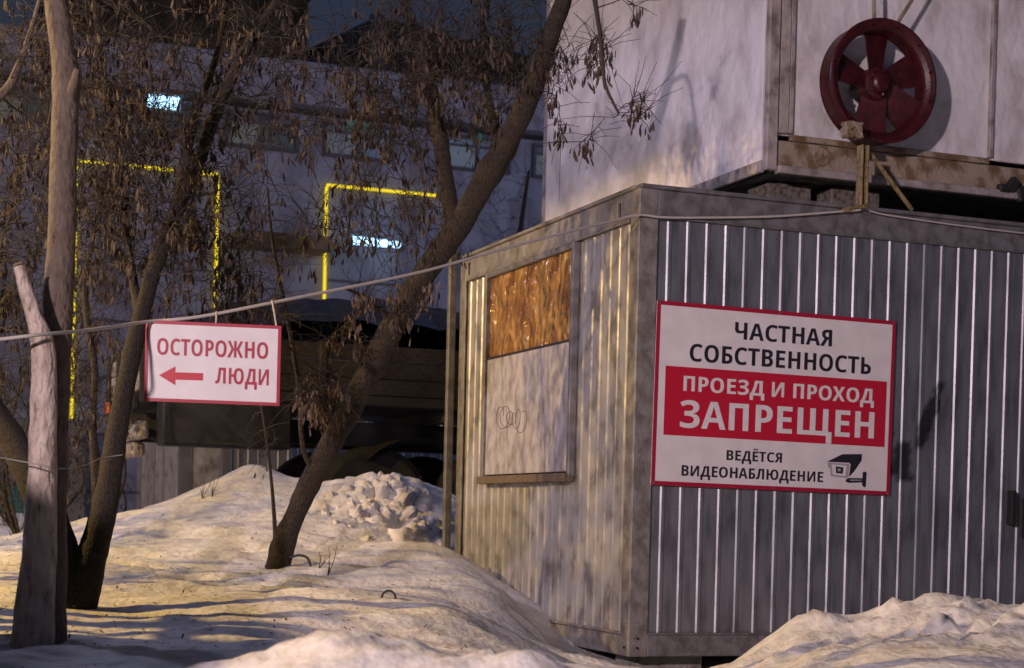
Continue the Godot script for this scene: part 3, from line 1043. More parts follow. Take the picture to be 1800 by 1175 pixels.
	for deg in [91.0, 163.0, 263.0, 326.0, 24.0]:
		st = mb()
		var a := deg_to_rad(deg)
		var s := Basis(Vector3.BACK, a)
		# a twisted flat blade, wider at the rim
		for side in [0.0, 0.012]:
			for k in 5:
				var r0 := lerpf(0.08, 0.318, k / 5.0)
				var r1 := lerpf(0.08, 0.318, (k + 1) / 5.0)
				var w0 := lerpf(0.066, 0.108, k / 5.0)
				var w1 := lerpf(0.066, 0.108, (k + 1) / 5.0)
				var zz: float = -0.075 - side
				quad(st, s * Vector3(r0, -w0, zz - 0.045), s * Vector3(r1, -w1, zz - 0.045), s * Vector3(r1, w1, zz + 0.02), s * Vector3(r0, w0, zz + 0.02), Vector3(0, 0, 1 if side == 0.0 else -1))
		for e in [-1.0, 1.0]:
			var z1: float = -0.075 + (0.02 if e > 0 else -0.045)
			quad(st, s * Vector3(0.08, e * 0.066, z1), s * Vector3(0.318, e * 0.108, z1), s * Vector3(0.318, e * 0.108, z1 - 0.012), s * Vector3(0.08, e * 0.066, z1 - 0.012), s * Vector3(0, e, 0))
		obj("spoke", st, M.red_paint, wh)
	# yellow bracket
	var br := thing("bracket", "yellowish angle iron bracket with diagonal strut on the steel cabin roof edge", "bracket", c * Vector3(1.37, 2.52, 0.0), YAW)
	st = mb()
	box(st, Vector3(-0.014, 0.17, -0.01), Vector3(0.012, 0.34, 0.05), 0.002)
	box(st, Vector3(0.022, 0.17, -0.01), Vector3(0.012, 0.34, 0.05), 0.002)
	box(st, Vector3(0.004, 0.17, -0.037), Vector3(0.048, 0.34, 0.006), 0.002)
	obj("post", st, M.yellow_iron, br)
	st = mb()
	bar(st, Vector3(0.03, 0.005, 0.0), Vector3(-0.11, -0.03, 0.02), 0.05, 0.022)
	box(st, Vector3(-0.12, -0.04, 0.03), Vector3(0.05, 0.02, 0.03), 0.004)
	obj("foot", st, M.yellow_iron, br)
	st = mb()
	bar(st, Vector3(0.045, 0.33, -0.04), Vector3(0.345, 0.01, -0.02), 0.02, 0.02)
	obj("strut", st, M.yellow_iron, br)
	st = mb()
	var kn := []
	for k in 26:
		var a := k * 1.9
		kn.append(Vector3(-0.10 + 0.055 * cos(a), 0.405 + 0.045 * sin(a * 1.1), 0.03 + 0.02 * sin(k * 0.7)))
	var knp := smooth(kn, 3)
	tube(st, knp, even(knp.size(), 0.013), 6)
	obj("rope_wrap", st, M.rust_trim, br)
	# hanger rods above the wheel
	for q in [[1.515, 3.62, 1.515, 5.0], [1.66, 3.60, 2.6, 5.0]]:
		st = mb()
		tube(st, PackedVector3Array([c * Vector3(q[0], q[1], -0.16), c * Vector3(q[2], q[3], -0.24)]), even(2, 0.011), 8)
		tag(obj("hanger_rod", st, M.rust_trim, null), "thin rod running up from the red wheel's rim " + ("straight" if q[0] == q[2] else "at a slant"), "rod")

# ------------------------------------------------------------------ truck and what stands behind it
func truck() -> void:
	var g := 0.30
	var t := thing("parked_truck", "dark old truck with low side boards parked behind the snow heaps", "truck", Vector3(-2.992, g, -14.016), YAW)
	var st := mb()
	var Y := func(y: float) -> float: return y - g
	# side boards: three planks
	for k in 3:
		st = mb()
		box(st, Vector3(2.15, Y.call(1.84 + k * 0.145), -0.02), Vector3(4.3, 0.14, 0.04), 0.006)
		obj("side_board", st, M.truck_side, t)
	for x in [0.04, 1.42, 2.86, 4.26]:
		st = mb()
		box(st, Vector3(x, Y.call(1.98), 0.02), Vector3(0.06, 0.46, 0.04), 0.006)
		obj("board_post", st, M.truck_side, t)
	st = mb()
	box(st, Vector3(2.15, Y.call(1.72), -1.2), Vector3(4.3, 0.09, 2.4), 0.01)
	obj("bed_floor", st, M.truck_dark, t)
	st = mb()
	box(st, Vector3(2.15, Y.call(1.98), -2.38), Vector3(4.3, 0.45, 0.04), 0.01)
	obj("far_side_board", st, M.truck_side, t)
	# tailgate on the lit end
	for k in 2:
		st = mb()
		box(st, Vector3(-0.03, Y.call(1.86 + k * 0.22), -1.2), Vector3(0.05, 0.21, 2.36), 0.008)
		obj("tailgate_board", st, M.truck_pale, t)
	for z in [-0.2, -0.9, -1.6, -2.25]:
		st = mb()
		box(st, Vector3(-0.075, Y.call(1.9), z), Vector3(0.04, 0.55, 0.07), 0.008)
		obj("tailgate_strap", st, M.truck_dark, t)
	# load under a dark tarpaulin, lumpy
	st = mb()
	var nx := 22
	var nz := 8
	var hp := func(i: int, j: int) -> Vector3:
		var u := float(i) / nx
		var v := float(j) / nz
		var edge := sin(PI * clampf(u, 0.02, 0.98)) * sin(PI * clampf(v, 0.05, 0.95))
		return Vector3(0.15 + u * 4.0, Y.call(1.80) + 0.92 * pow(maxf(edge, 0.0), 0.22) + 0.06 * bump.get_noise_2d(u * 9.0, v * 6.0), -0.12 - v * 2.1)
	for i in nx:
		for j in nz:
			quad(st, hp.call(i, j), hp.call(i + 1, j), hp.call(i + 1, j + 1), hp.call(i, j + 1), Vector3.UP)
	obj("tarpaulin", st, M.truck_blue, t)
	# chassis, tool box, tail gear
	st = mb()
	for z in [-0.75, -1.65]:
		box(st, Vector3(2.9, Y.call(1.46), z), Vector3(6.0, 0.22, 0.09), 0.01)
	for x in [0.2, 1.2, 2.6, 4.2]:
		box(st, Vector3(x, Y.call(1.62), -1.2), Vector3(0.09, 0.12, 2.2), 0.01)
	obj("chassis", st, M.truck_dark, t)
	st = mb()
	box(st, Vector3(0.62, Y.call(1.47), -0.18), Vector3(1.1, 0.40, 0.34), 0.02)
	obj("tool_box", st, M.truck_dark, t)
	st = mb()
	box(st, Vector3(-0.06, Y.call(1.40), -1.08), Vector3(0.10, 0.15, 1.75), 0.03)
	obj("bumper", st, M.truck_pale, t)
	st = mb()
	box(st, Vector3(-0.02, Y.call(1.25), -1.4), Vector3(0.12, 0.13, 1.4), 0.05)
	obj("tow_beam", st, M.truck_pale, t)
	for z in [-0.62, -2.0]:
		st = mb()
		box(st, Vector3(-0.08, Y.call(1.66), z), Vector3(0.06, 0.14, 0.26), 0.012)
		var hs := obj("tail_lamp", st, M.truck_dark, t)
		st = mb()
		box(st, Vector3(-0.118, Y.call(1.67), z), Vector3(0.02, 0.10, 0.20), 0.006)
		obj("lamp_glass", st, M.tail_lens, hs)
	# mudguards and wheels
	for q in [[1.95, 0], [3.05, 0], [5.4, 0]]:
		for z in [-0.25, -2.15]:
			st = mb()
			lathe(st, [Vector2(0.0, 0.10), Vector2(0.18, 0.10), Vector2(0.25, 0.13), Vector2(0.30, 0.14), Vector2(0.45, 0.15), Vector2(0.51, 0.11), Vector2(0.52, 0.0), Vector2(0.51, -0.11), Vector2(0.45, -0.15), Vector2(0.0, -0.12)], 32)
			var wheel := put(obj("wheel", st, M.tyre, t), Vector3(q[0], 0.52, z))
			st = mb()
			lathe(st, [Vector2(0.0, 0.12), Vector2(0.12, 0.12), Vector2(0.16, 0.09), Vector2(0.24, 0.135)], 24)
			obj("rim", st, M.truck_side, wheel)
	st = mb()
	for k in 7:
		var a := deg_to_rad(60.0 + k * 12.0)
		var b := deg_to_rad(60.0 + (k + 1) * 12.0)
		quad(st, Vector3(2.35 + 0.62 * cos(a), 0.62 + 0.5 * sin(a), 0.02), Vector3(2.35 + 0.62 * cos(b), 0.62 + 0.5 * sin(b), 0.02), Vector3(2.35 + 0.62 * cos(b), 0.62 + 0.5 * sin(b), -0.45), Vector3(2.35 + 0.62 * cos(a), 0.62 + 0.5 * sin(a), -0.45), Vector3(cos(a), sin(a), 0))
	obj("mudguard", st, M.truck_side, t)
	# cab
	st = mb()
	var cab := PackedVector2Array([Vector2(4.45, 0.9), Vector2(6.1, 0.9), Vector2(6.2, 1.7), Vector2(5.95, 2.6), Vector2(4.5, 2.65), Vector2(4.42, 2.2)])
	prism(st, cab, -2.35, -0.05)
	obj("cab", st, M.truck_blue, t)
	st = mb()
	prism(st, PackedVector2Array([Vector2(4.9, 1.75), Vector2(6.0, 1.75), Vector2(5.82, 2.4), Vector2(4.9, 2.42)]), -0.06, -0.044)
	obj("cab_window", st, M.pane, t)
	st = mb()
	box(st, Vector3(6.22, 0.75, -1.2), Vector3(0.14, 0.25, 2.4), 0.03)
	obj("front_bumper", st, M.truck_dark, t)

func back_cabin() -> void:
	var p := at(312, 900, 19.0)
	p.y = 0.35
	var t := thing("metal_shed", "pale metal shed with dark posts standing behind the truck's tail", "shed", p, YAW)
	var st := mb()
	# end facing left: pale sheets between dark posts; front: ribs
	for q in [[-0.02, 0.62], [-0.70, 0.55], [-1.35, 0.95]]:
		st = mb()
		box(st, Vector3(0.0, 1.2, q[0] - q[1] / 2), Vector3(0.03, 2.4, q[1]), 0.005)
		obj("end_panel", st, M.steel_old, t)
	for z in [-0.66, -1.30, -2.35]:
		st = mb()
		box(st, Vector3(-0.02, 1.2, z), Vector3(0.07, 2.44, 0.08), 0.006)
		obj("end_post", st, M.frame, t)
	st = mb()
	box(st, Vector3(0.06, 1.2, 0.03), Vector3(0.14, 2.44, 0.06), 0.006)
	obj("corner_post", st, M.hall_trim, t)
	st = mb()
	box(st, Vector3(0.31, 1.2, 0.0), Vector3(0.32, 2.4, 0.03), 0.006)
	obj("door_panel", st, M.steel_old, t)
	st = mb()
	box(st, Vector3(0.53, 1.2, 0.03), Vector3(0.09, 2.44, 0.06), 0.006)
	obj("door_post", st, M.hall_trim, t)
	put(obj("front_sheet", sheet(3.4, 2.4), M.steel, t), Vector3(0.6, 0, 0))
	st = mb()
	box(st, Vector3(2.0, 2.46, -1.2), Vector3(4.1, 0.08, 2.6), 0.01)
	obj("roof", st, M.roof, t)

func hall() -> void:
	var t := thing("grey_hall", "long grey industrial hall with window bands and yellow outlined gates", "building", Vector3(-2.975, 0, -28.129), YAW)
	var st := mb()
	box(st, Vector3(0, 3.65, -4.0), Vector3(34.0, 7.3, 8.0), 0.02)
	obj("wall", st, M.hall, t)
	st = mb()
	box(st, Vector3(0, 7.77, -3.95), Vector3(34.2, 0.74, 8.1), 0.03)
	obj("parapet", st, M.hall_roof, t)
	st = mb()
	box(st, Vector3(0, 7.345, 0.12), Vector3(34.4, 0.07, 0.32), 0.01)
	obj("eave", st, M.hall_trim, t)
	# joints between the wall panels
	for x in [-9.0, -6.6, -3.2, -0.05, 3.3, 6.4, 9.5]:
		st = mb()
		box(st, Vector3(x, 3.6, 0.02), Vector3(0.09, 7.2, 0.05), 0.008)
		obj("pilaster", st, M.hall, t)
	# window band, each window with panes
	var x := -8.9
	var k := 0
	while x < 8.5:
		var wide := 1.15
		st = mb()
		for q in [[0.03, 0.0], [0.03, wide], [0.03, wide / 2]]:
			box(st, Vector3(x + q[1], 6.93, 0.05), Vector3(0.05, 0.56, 0.08), 0.006)
		for y in [6.66, 7.20]:
			box(st, Vector3(x + wide / 2, y, 0.05), Vector3(wide + 0.05, 0.05, 0.08), 0.006)
		box(st, Vector3(x + wide / 2, 7.05, 0.05), Vector3(wide, 0.03, 0.07), 0.004)
		var w := obj("window", st, M.hall_trim, t)
		for i in 2:
			for j in 2:
				st = mb()
				box(st, Vector3(x + wide * (0.25 + 0.5 * i), 6.86 if j == 0 else 7.125, 0.02), Vector3(wide / 2 - 0.05, 0.36 if j == 0 else 0.13, 0.03), 0.002)
				var m: Material = M.pane_pale if (k * 3 + i + j) % 3 == 0 else M.pane
				obj("window_pane", st, m, w)
		x += 1.62 if k % 3 != 2 else 2.1
		k += 1
	# lit windows
	for q in [[-2.97, 7.21, 0.52, 0.20, M.lit], [0.26, 7.17, 0.42, 0.13, M.lit_dim], [2.31, 7.22, 0.20, 0.12, M.lit_dim]]:
		st = mb()
		box(st, Vector3(q[0], q[1], 0.085), Vector3(q[2], q[3], 0.03), 0.003)
		obj("lit_window_pane", st, q[4], t)
	# gates with LED outlines
	for q in [[-4.30, -2.08], [-0.28, 1.69]]:
		st = mb()
		box(st, Vector3((q[0] + q[1]) / 2, 2.85, 0.02), Vector3(q[1] - q[0] - 0.1, 5.7, 0.06), 0.01)
		var gate := obj("gate", st, M.hall, t)
		for y in [1.0, 1.9, 2.8, 3.7, 4.6]:
			st = mb()
			box(st, Vector3((q[0] + q[1]) / 2, y, 0.055), Vector3(q[1] - q[0] - 0.14, 0.04, 0.02), 0.004)
			obj("gate_rib", st, M.hall_trim, gate)
		for e in [[Vector3(q[0], 6.15, 0.1), Vector3(q[1], 6.15, 0.1)], [Vector3(q[0], 6.12, 0.1), Vector3(q[0], 1.2, 0.1)], [Vector3(q[1], 6.12, 0.1), Vector3(q[1], 1.2, 0.1)]]:
			if q[0] > -1.0 and e[0].x > 1.0:
				continue
			st = mb()
			tube(st, PackedVector3Array([e[0], e[1]]), even(2, 0.026), 6)
			obj("led_strip", st, M.led, gate)
	# dark band and canopy over the small door
	st = mb()
	box(st, Vector3(-1.1, 5.1, 0.25), Vector3(1.55, 0.22, 0.9), 0.01)
	obj("canopy", st, M.far_brown, t)
	# strip of cold lamps over the second gate
	for k2 in 4:
		st = mb()
		box(st, Vector3(0.10 + k2 * 0.22, 5.20 - k2 * 0.005, 0.6), Vector3(0.19, 0.14 - 0.012 * k2, 0.06), 0.02)
		obj("strip_lamp", st, M.lit, t)

func far_things() -> void:
	var t := thing("brown_building", "brownish apartment block seen above the hall roof", "building", at(470, 560, 60.0) * Vector3(1, 0, 1), YAW)
	var st := mb()
	box(st, Vector3(-3, 9.6, -6), Vector3(8.5, 19.2, 12), 0.05)
	obj("wall", st, M.far_brown, t)
	st = mb()
	box(st, Vector3(-3, 19.3, -6), Vector3(8.9, 0.3, 12.4), 0.05)
	obj("roof", st, M.hall_trim, t)
	t = thing("grey_building", "dark grey block with a pale pipe beyond the hall", "building", at(690, 560, 70.0) * Vector3(1, 0, 1), YAW)
	st = mb()
	box(st, Vector3(1, 9.8, -6), Vector3(9.0, 19.6, 12), 0.05)
	obj("wall", st, M.far_grey, t)
	st = mb()
	prism(st, PackedVector2Array([Vector2(-3.7, 19.6), Vector2(5.7, 19.6), Vector2(5.7, 20.4), Vector2(-1.0, 21.2)]), -12.0, 0.2)
	obj("roof", st, M.hall_trim, t)
	st = mb()
	tube(st, PackedVector3Array([Vector3(-1.0, 17.0, 0.2), Vector3(-1.0, 21.2, 0.2)]), even(2, 0.35), 10)
	obj("pipe", st, M.hall, t)
	# a teal lit area at the far left, made up as a glowing kiosk window
	t = thing("standin_kiosk", "low kiosk with a teal lit barred window beyond the trees", "kiosk", at(10, 990, 24.0) * Vector3(1, 0, 1), YAW)
	st = mb()
	box(st, Vector3(0, 1.0, -0.8), Vector3(2.2, 2.0, 1.5), 0.02)
	obj("wall", st, M.hall_trim, t)
	st = mb()
	box(st, Vector3(0.0, 0.72, -0.03), Vector3(0.62, 0.62, 0.03), 0.004)
	var wn := obj("glow_panel", st, M.lit_teal, t)
	for k in 6:
		st = mb()
		box(st, Vector3(-0.27 + k * 0.108, 0.72, 0.02), Vector3(0.022, 0.66, 0.02), 0.003)
		obj("window_bar", st, M.hall_trim, wn)
	# galvanised post at the cabin's far corner
	st = mb()
	var c := Transform3D(Basis(Vector3.UP, YAW), Vector3(0.6334, 0, -8.9935))
	var foot := c * Vector3(-0.05, 0.0, -2.89)
	var tp := thing("steel_post", "slim galvanised post standing at the cabin's rear corner", "post", foot, YAW)
	box(st, Vector3(0, 1.30, 0), Vector3(0.05, 2.74, 0.05), 0.004)
	obj("shaft", st, M.frame, tp)
	st = mb()
	box(st, Vector3(0, 2.676, 0), Vector3(0.056, 0.012, 0.056), 0.003)
	obj("cap", st, M.frame, tp)

# ------------------------------------------------------------------ trees
func limb(tree: Node3D, called: String, spec: Array, m: Material, sides := 12, wob := 0.12) -> PackedVector3Array:
	# spec: [px, py, depth, width in px]
	var p := []
	var w := []
	for q in spec:
		p.append(at(q[0], q[1], q[2]) - tree.position)
		w.append(Vector3(rad(q[3], q[2]), 0, 0))
	var pts := smooth(p, 6)
	var ws := smooth(w, 6)
	var r := PackedFloat32Array()
	for v in ws:
		r.append(maxf(v.x, 0.002))
	var st := mb()
	tube(st, pts, r, sides, wob)
	obj(called, st, m, tree)
	return pts

func key_mesh() -> Mesh:
	# a winged maple key, hanging down from its stalk
	var st := mb()
	var w := 0.0068
	var prof := [[0.0, 0.12], [-0.010, 0.55], [-0.022, 1.0], [-0.036, 0.9], [-0.047, 0.35]]
	for i in prof.size() - 1:
		var a: Array = prof[i]
		var b: Array = prof[i + 1]
		quad(st, Vector3(-w * a[1], a[0], 0.002 * i), Vector3(w * a[1], a[0], 0.003), Vector3(w * b[1], b[0], 0.003), Vector3(-w * b[1], b[0], 0.002 * (i + 1)), Vector3(0, 0, 1))
	return st.commit()

func crown(tree: Node3D, skeleton: PackedVector3Array, vols: Array, m: Material, keys_each: int, tone: Color, droop := 0.3) -> void:
	# vols: [px, py, depth, half width px, half height px, half depth m, count]; each target is joined to the nearest branch point
	var targets := []
	for v in vols:
		for k in int(v[6]):
			var u := Vector3(rng.randfn(0, 0.5), rng.randfn(0, 0.5), rng.randfn(0, 0.5)).limit_length(1.0)
			targets.append(at(v[0] + u.x * v[3], v[1] + u.y * v[4], v[2] + u.z * v[5]) - tree.position)
	var nodes := skeleton.duplicate()
	var dist := []
	for i in targets.size():
		var best := 1e9
		for s in skeleton:
			best = minf(best, s.distance_squared_to(targets[i]))
		dist.append([best, i])
	dist.sort_custom(func(a, b): return a[0] < b[0])
	var tw := mb()
	var xf: Array[Transform3D] = []
	var cols := PackedColorArray()
	for dd in dist:
		var p: Vector3 = targets[dd[1]]
		var best := 1e9
		var from := nodes[0]
		for s in nodes:
			var e := s - p
			var q := e.length_squared() + (0.6 * e.y * e.y if e.y < 0.0 else 0.0)
			if q < best:
				best = q
				from = s
		var l := from.distance_to(p)
		if l < 0.01:
			continue
		var mid := from.lerp(p, 0.55) + Vector3(rng.randfn(0, 0.10) * l, (0.10 + absf(rng.randfn(0, 0.10))) * l * signf(droop), rng.randfn(0, 0.10) * l)
		var q1 := from.lerp(mid, 0.5) + Vector3(rng.randfn(0, 0.03), rng.randfn(0, 0.03), rng.randfn(0, 0.03)) * l
		var q2 := mid.lerp(p, 0.5) + Vector3(rng.randfn(0, 0.03), rng.randfn(0.03, 0.03), rng.randfn(0, 0.03)) * l
		var path := PackedVector3Array([from, q1, mid, q2, p])
		var r0 := clampf(0.0022 + 0.006 * l, 0.0024, 0.009)
		tube(tw, path, even(5, r0, 0.0016), 4, 0.0, false)
		for s in [q1, mid, q2, p]:
			nodes.append(s)
		# side twiglets
		for k2 in 3:
			var a: Vector3 = [q1, mid, q2][k2]
			var b := a + (p - from).normalized() * rng.randf_range(0.02, 0.12) + Vector3(rng.randfn(0, 0.08), rng.randfn(0.03, 0.08), rng.randfn(0, 0.08))
			tube(tw, PackedVector3Array([a, a.lerp(b, 0.5) + Vector3(rng.randfn(0, 0.01), 0.01, 0), b]), even(3, 0.0022, 0.0012), 3, 0.0, false)
		if keys_each > 0 and rng.randf() < 0.62:
			var base := tone * rng.randf_range(0.65, 1.35)
			for k in rng.randi_range(keys_each / 2, keys_each * 3 / 2):
				var o := Vector3(rng.randfn(0, 0.020), -absf(rng.randfn(0, 0.045)), rng.randfn(0, 0.020))
				var bs := Basis.from_euler(Vector3(rng.randfn(0, 0.22), rng.randf() * TAU, rng.randfn(0, 0.28)))
				var s := rng.randf_range(0.75, 1.25)
				xf.append(Transform3D(bs.scaled(Vector3(s, s * 1.1, s)), p + o))
				var c := base * rng.randf_range(0.8, 1.2)
				cols.append(Color(c.r, c.g, c.b))
				if k % 3 == 0:
					tube(tw, PackedVector3Array([p, p + o]), even(2, 0.0010), 3, 0.0, false)
	var to := obj("twigs", tw, m, tree)
	to.set_meta("kind", "stuff")
	if xf.size() > 0:
		var mm := MultiMesh.new()
		mm.transform_format = MultiMesh.TRANSFORM_3D
		mm.use_colors = true
		mm.mesh = M.key_mesh
		mm.instance_count = xf.size()
		for i in xf.size():
			mm.set_instance_transform(i, xf[i])
			mm.set_instance_color(i, cols[i])
		var mo := MultiMeshInstance3D.new()
		mo.name = "seed_keys"
		mo.multimesh = mm
		mo.material_override = M.key
		mo.set_meta("kind", "stuff")
		tree.add_child(mo, true)

func trees() -> void:
	M.key_mesh = key_mesh()
	var brown := Color(0.056, 0.040, 0.033)
	# smooth trunk with the sawn stem in front of it
	var b := at(66, 1140, 6.3)
	var t := thing("maple_tree", "maple with smooth grey brown trunk and a pale sawn-off stem, rope around it", "tree", b)
	var sk := limb(t, "trunk", [[74, 1175, 6.34, 84], [79, 1060, 6.34, 74], [85, 900, 6.35, 64], [90, 750, 6.36, 60], [97, 600, 6.40, 55], [107, 440, 6.45, 50], [110, 330, 6.47, 47], [113, 220, 6.48, 47], [116, 145, 6.5, 50], [108, 80, 6.52, 42], [99, 10, 6.55, 42], [92, -90, 6.6, 44], [95, -260, 6.65, 40]], M.bark, 18)
	limb(t, "sawn_stem", [[54, 1190, 6.27, 88], [60, 1090, 6.27, 72], [68, 980, 6.27, 60], [73, 860, 6.27, 52], [76, 760, 6.26, 48], [77, 660, 6.26, 44], [74, 605, 6.25, 40], [58, 550, 6.24, 29], [44, 508, 6.23, 24], [33, 466, 6.22, 21]], M.bark_pale, 18)
	limb(t, "branch_stub", [[118, 190, 6.47, 22], [128, 150, 6.44, 17], [136, 121, 6.42, 11]], M.bark, 10)
	var st := mb()
	tube(st, PackedVector3Array([at(33, 467, 6.21) - b, at(32, 464, 6.21) - b]), even(2, rad(22, 6.2)), 12)
	obj("cut_face", st, M.cut, t)
	crown(t, sk, [[60, 60, 6.9, 90, 120, 0.3, 14]], M.twig, 0, brown)
	# dark two-stemmed maple
	b = at(130, 1062, 7.6)
	t = thing("maple_tree", "dark two-stemmed maple, its right stem leaning right and thick with brown keys", "tree", b)
	limb(t, "trunk", [[128, 1090, 7.6, 92], [120, 1030, 7.6, 74], [98, 940, 7.62, 60], [66, 860, 7.65, 58], [28, 785, 7.7, 54], [-40, 690, 7.8, 48]], M.bark_dark, 14, 0.2)
	sk = limb(t, "trunk", [[128, 1090, 7.6, 84], [148, 1020, 7.6, 62], [172, 940, 7.62, 50], [190, 860, 7.65, 42], [205, 760, 7.68, 37], [222, 670, 7.7, 34], [242, 580, 7.73, 31], [272, 470, 7.78, 29], [306, 380, 7.82, 27], [345, 290, 7.88, 24], [385, 185, 7.95, 21], [432, 88, 8.0, 18], [495, -10, 8.1, 14], [540, -90, 8.1, 11]], M.bark_dark, 14, 0.2)
	sk.append_array(limb(t, "limb", [[300, 392, 7.82, 20], [318, 320, 7.9, 17], [345, 200, 8.0, 15], [388, 70, 8.1, 12], [400, -60, 8.2, 9]], M.bark_mid, 8, 0.2))
	sk.append_array(limb(t, "limb", [[246, 562, 7.74, 18], [225, 440, 7.9, 15], [212, 300, 8.1, 13], [180, 120, 8.3, 11], [160, -50, 8.4, 9]], M.bark_mid, 8, 0.2))
	crown(t, sk, [[270, 300, 7.9, 200, 200, 0.4, 240], [190, 240, 8.0, 120, 180, 0.35, 130], [330, 420, 8.0, 160, 110, 0.4, 110], [440, 60, 8.1, 120, 110, 0.4, 70], [240, 70, 8.2, 170, 110, 0.4, 80], [330, 520, 8.2, 160, 60, 0.3, 40], [480, 200, 8.2, 120, 90, 0.3, 45]], M.twig, 6, brown)
	# leaning maple
	b = at(490, 1004, 9.8)
	t = thing("maple_tree", "maple with a long bare trunk leaning right across the cabin's rear corner", "tree", b)
	sk = limb(t, "trunk", [[476, 1050, 9.82, 56], [488, 1000, 9.8, 46], [500, 955, 9.78, 41], [530, 880, 9.72, 38], [570, 800, 9.66, 40], [612, 725, 9.6, 42], [650, 652, 9.55, 43], [692, 572, 9.5, 42], [740, 492, 9.42, 42], [798, 408, 9.32, 44], [850, 322, 9.22, 46], [892, 250, 9.12, 42], [930, 170, 9.0, 38], [966, 70, 8.9, 32], [1000, -30, 8.8, 27], [1030, -130, 8.75, 22]], M.bark_mid, 16, 0.2)
	sk = sk.slice(30)
	sk.append_array(limb(t, "limb", [[800, 405, 9.32, 34], [785, 330, 9.4, 30], [770, 220, 9.5, 28], [745, 110, 9.55, 25], [705, -10, 9.6, 20], [680, -100, 9.6, 16]], M.bark_mid, 10, 0.2))
	sk.append_array(limb(t, "limb", [[690, 575, 9.5, 16], [672, 549, 9.45, 10], [640, 522, 9.4, 7], [600, 505, 9.35, 4]], M.bark_mid, 8, 0.2))
	sk.append_array(limb(t, "limb", [[880, 270, 9.14, 18], [860, 180, 9.2, 15], [850, 80, 9.2, 13], [860, -40, 9.2, 10]], M.bark_mid, 8, 0.2))
	sk.append_array(limb(t, "limb", [[990, -10, 8.85, 12], [1035, -25, 8.7, 10], [1052, 40, 8.65, 8], [1060, 120, 8.6, 7], [1066, 155, 8.6, 6], [1088, 200, 8.58, 4]], M.twig, 8, 0.1))
	crown(t, sk, [[820, 90, 9.2, 190, 120, 0.5, 170], [700, 90, 9.5, 150, 130, 0.4, 100], [750, 200, 9.5, 130, 110, 0.4, 90], [640, 200, 9.6, 120, 120, 0.4, 70], [900, 90, 9.0, 90, 130, 0.3, 60], [640, 400, 9.5, 120, 90, 0.3, 60], [740, 380, 9.4, 90, 80, 0.3, 40], [560, 250, 9.6, 130, 150, 0.4, 36], [1050, 90, 8.7, 30, 60, 0.1, 16], [1120, 195, 8.6, 28, 40, 0.08, 14], [1040, 245, 8.7, 24, 16, 0.08, 6], [985, 150, 8.8, 26, 120, 0.1, 18], [1120, 15, 8.7, 12, 14, 0.05, 3]], M.twig, 6, brown)
	crown(t, limb(t, "shoot", [[556, 838, 9.68, 10], [536, 800, 9.62, 10], [529, 760, 9.6, 9], [526, 690, 9.6, 9], [512, 600, 9.6, 8], [497, 520, 9.62, 7], [478, 420, 9.65, 6], [470, 330, 9.7, 4]], M.bark_mid, 8, 0.1).slice(12), [[500, 450, 9.6, 110, 110, 0.3, 26], [480, 560, 9.5, 80, 60, 0.2, 16]], M.twig, 6, brown)
	crown(t, limb(t, "limb", [[655, 645, 9.5, 8], [620, 640, 9.4, 6], [585, 655, 9.35, 4]], M.twig, 6), [[572, 685, 9.35, 48, 42, 0.12, 44], [610, 600, 9.4, 60, 50, 0.2, 12], [690, 520, 9.4, 110, 60, 0.2, 22]], M.twig, 14, brown * 2.2)
	# thin saplings
	for q in [["thin dark sapling rising from the snow beside the leaning maple", [[484, 955, 9.9, 8], [478, 860, 9.9, 6], [468, 770, 9.9, 5], [455, 690, 9.9, 4]], [[455, 760, 9.9, 40, 70, 0.1, 8]]],
			["slim forked sapling behind the smooth maple trunk", [[168, 850, 8.2, 16], [162, 740, 8.2, 14], [166, 650, 8.2, 13], [152, 560, 8.25, 12], [150, 490, 8.3, 11], [166, 400, 8.35, 9], [190, 290, 8.4, 7]], [[150, 420, 8.4, 90, 150, 0.4, 60], [140, 650, 8.3, 70, 120, 0.3, 30]]]]:
		var f: Array = q[1][0]
		b = at(f[0], f[1], f[2])
		b.y = top(b.x, b.z) - 0.05
		t = thing("sapling", q[0], "sapling", b)
		sk = limb(t, "stem", [[f[0], f[1] + 90, f[2], f[3]]] + q[1], M.bark_mid, 8, 0.1)
		crown(t, sk, q[2], M.twig, 7, brown)
	# branch reaching in from a tree outside, its unseen trunk set to block lamplight
	b = at(-470, 1080, 6.5)
	t = thing("maple_tree", "maple beside the board fence with one long curved branch", "tree", b)
	sk = limb(t, "trunk", [[-470, 1150, 6.5, 150], [-467, 800, 6.5, 120], [-462, 400, 6.5, 104], [-480, -200, 6.5, 80]], M.bark_mid, 12)
	sk = limb(t, "limb", [[-464, 420, 6.5, 40], [-300, 350, 6.8, 26], [-120, 262, 7.1, 20], [0, 168, 7.2, 16], [30, 120, 7.2, 14], [48, 70, 7.2, 9], [66, 10, 7.2, 7], [80, -50, 7.2, 6]], M.bark, 10)
	crown(t, sk, [[30, 300, 8.6, 130, 260, 0.7, 190], [40, 560, 8.8, 140, 220, 0.7, 170], [90, 100, 8.4, 170, 140, 0.5, 130]], M.twig, 6, brown * 0.8)
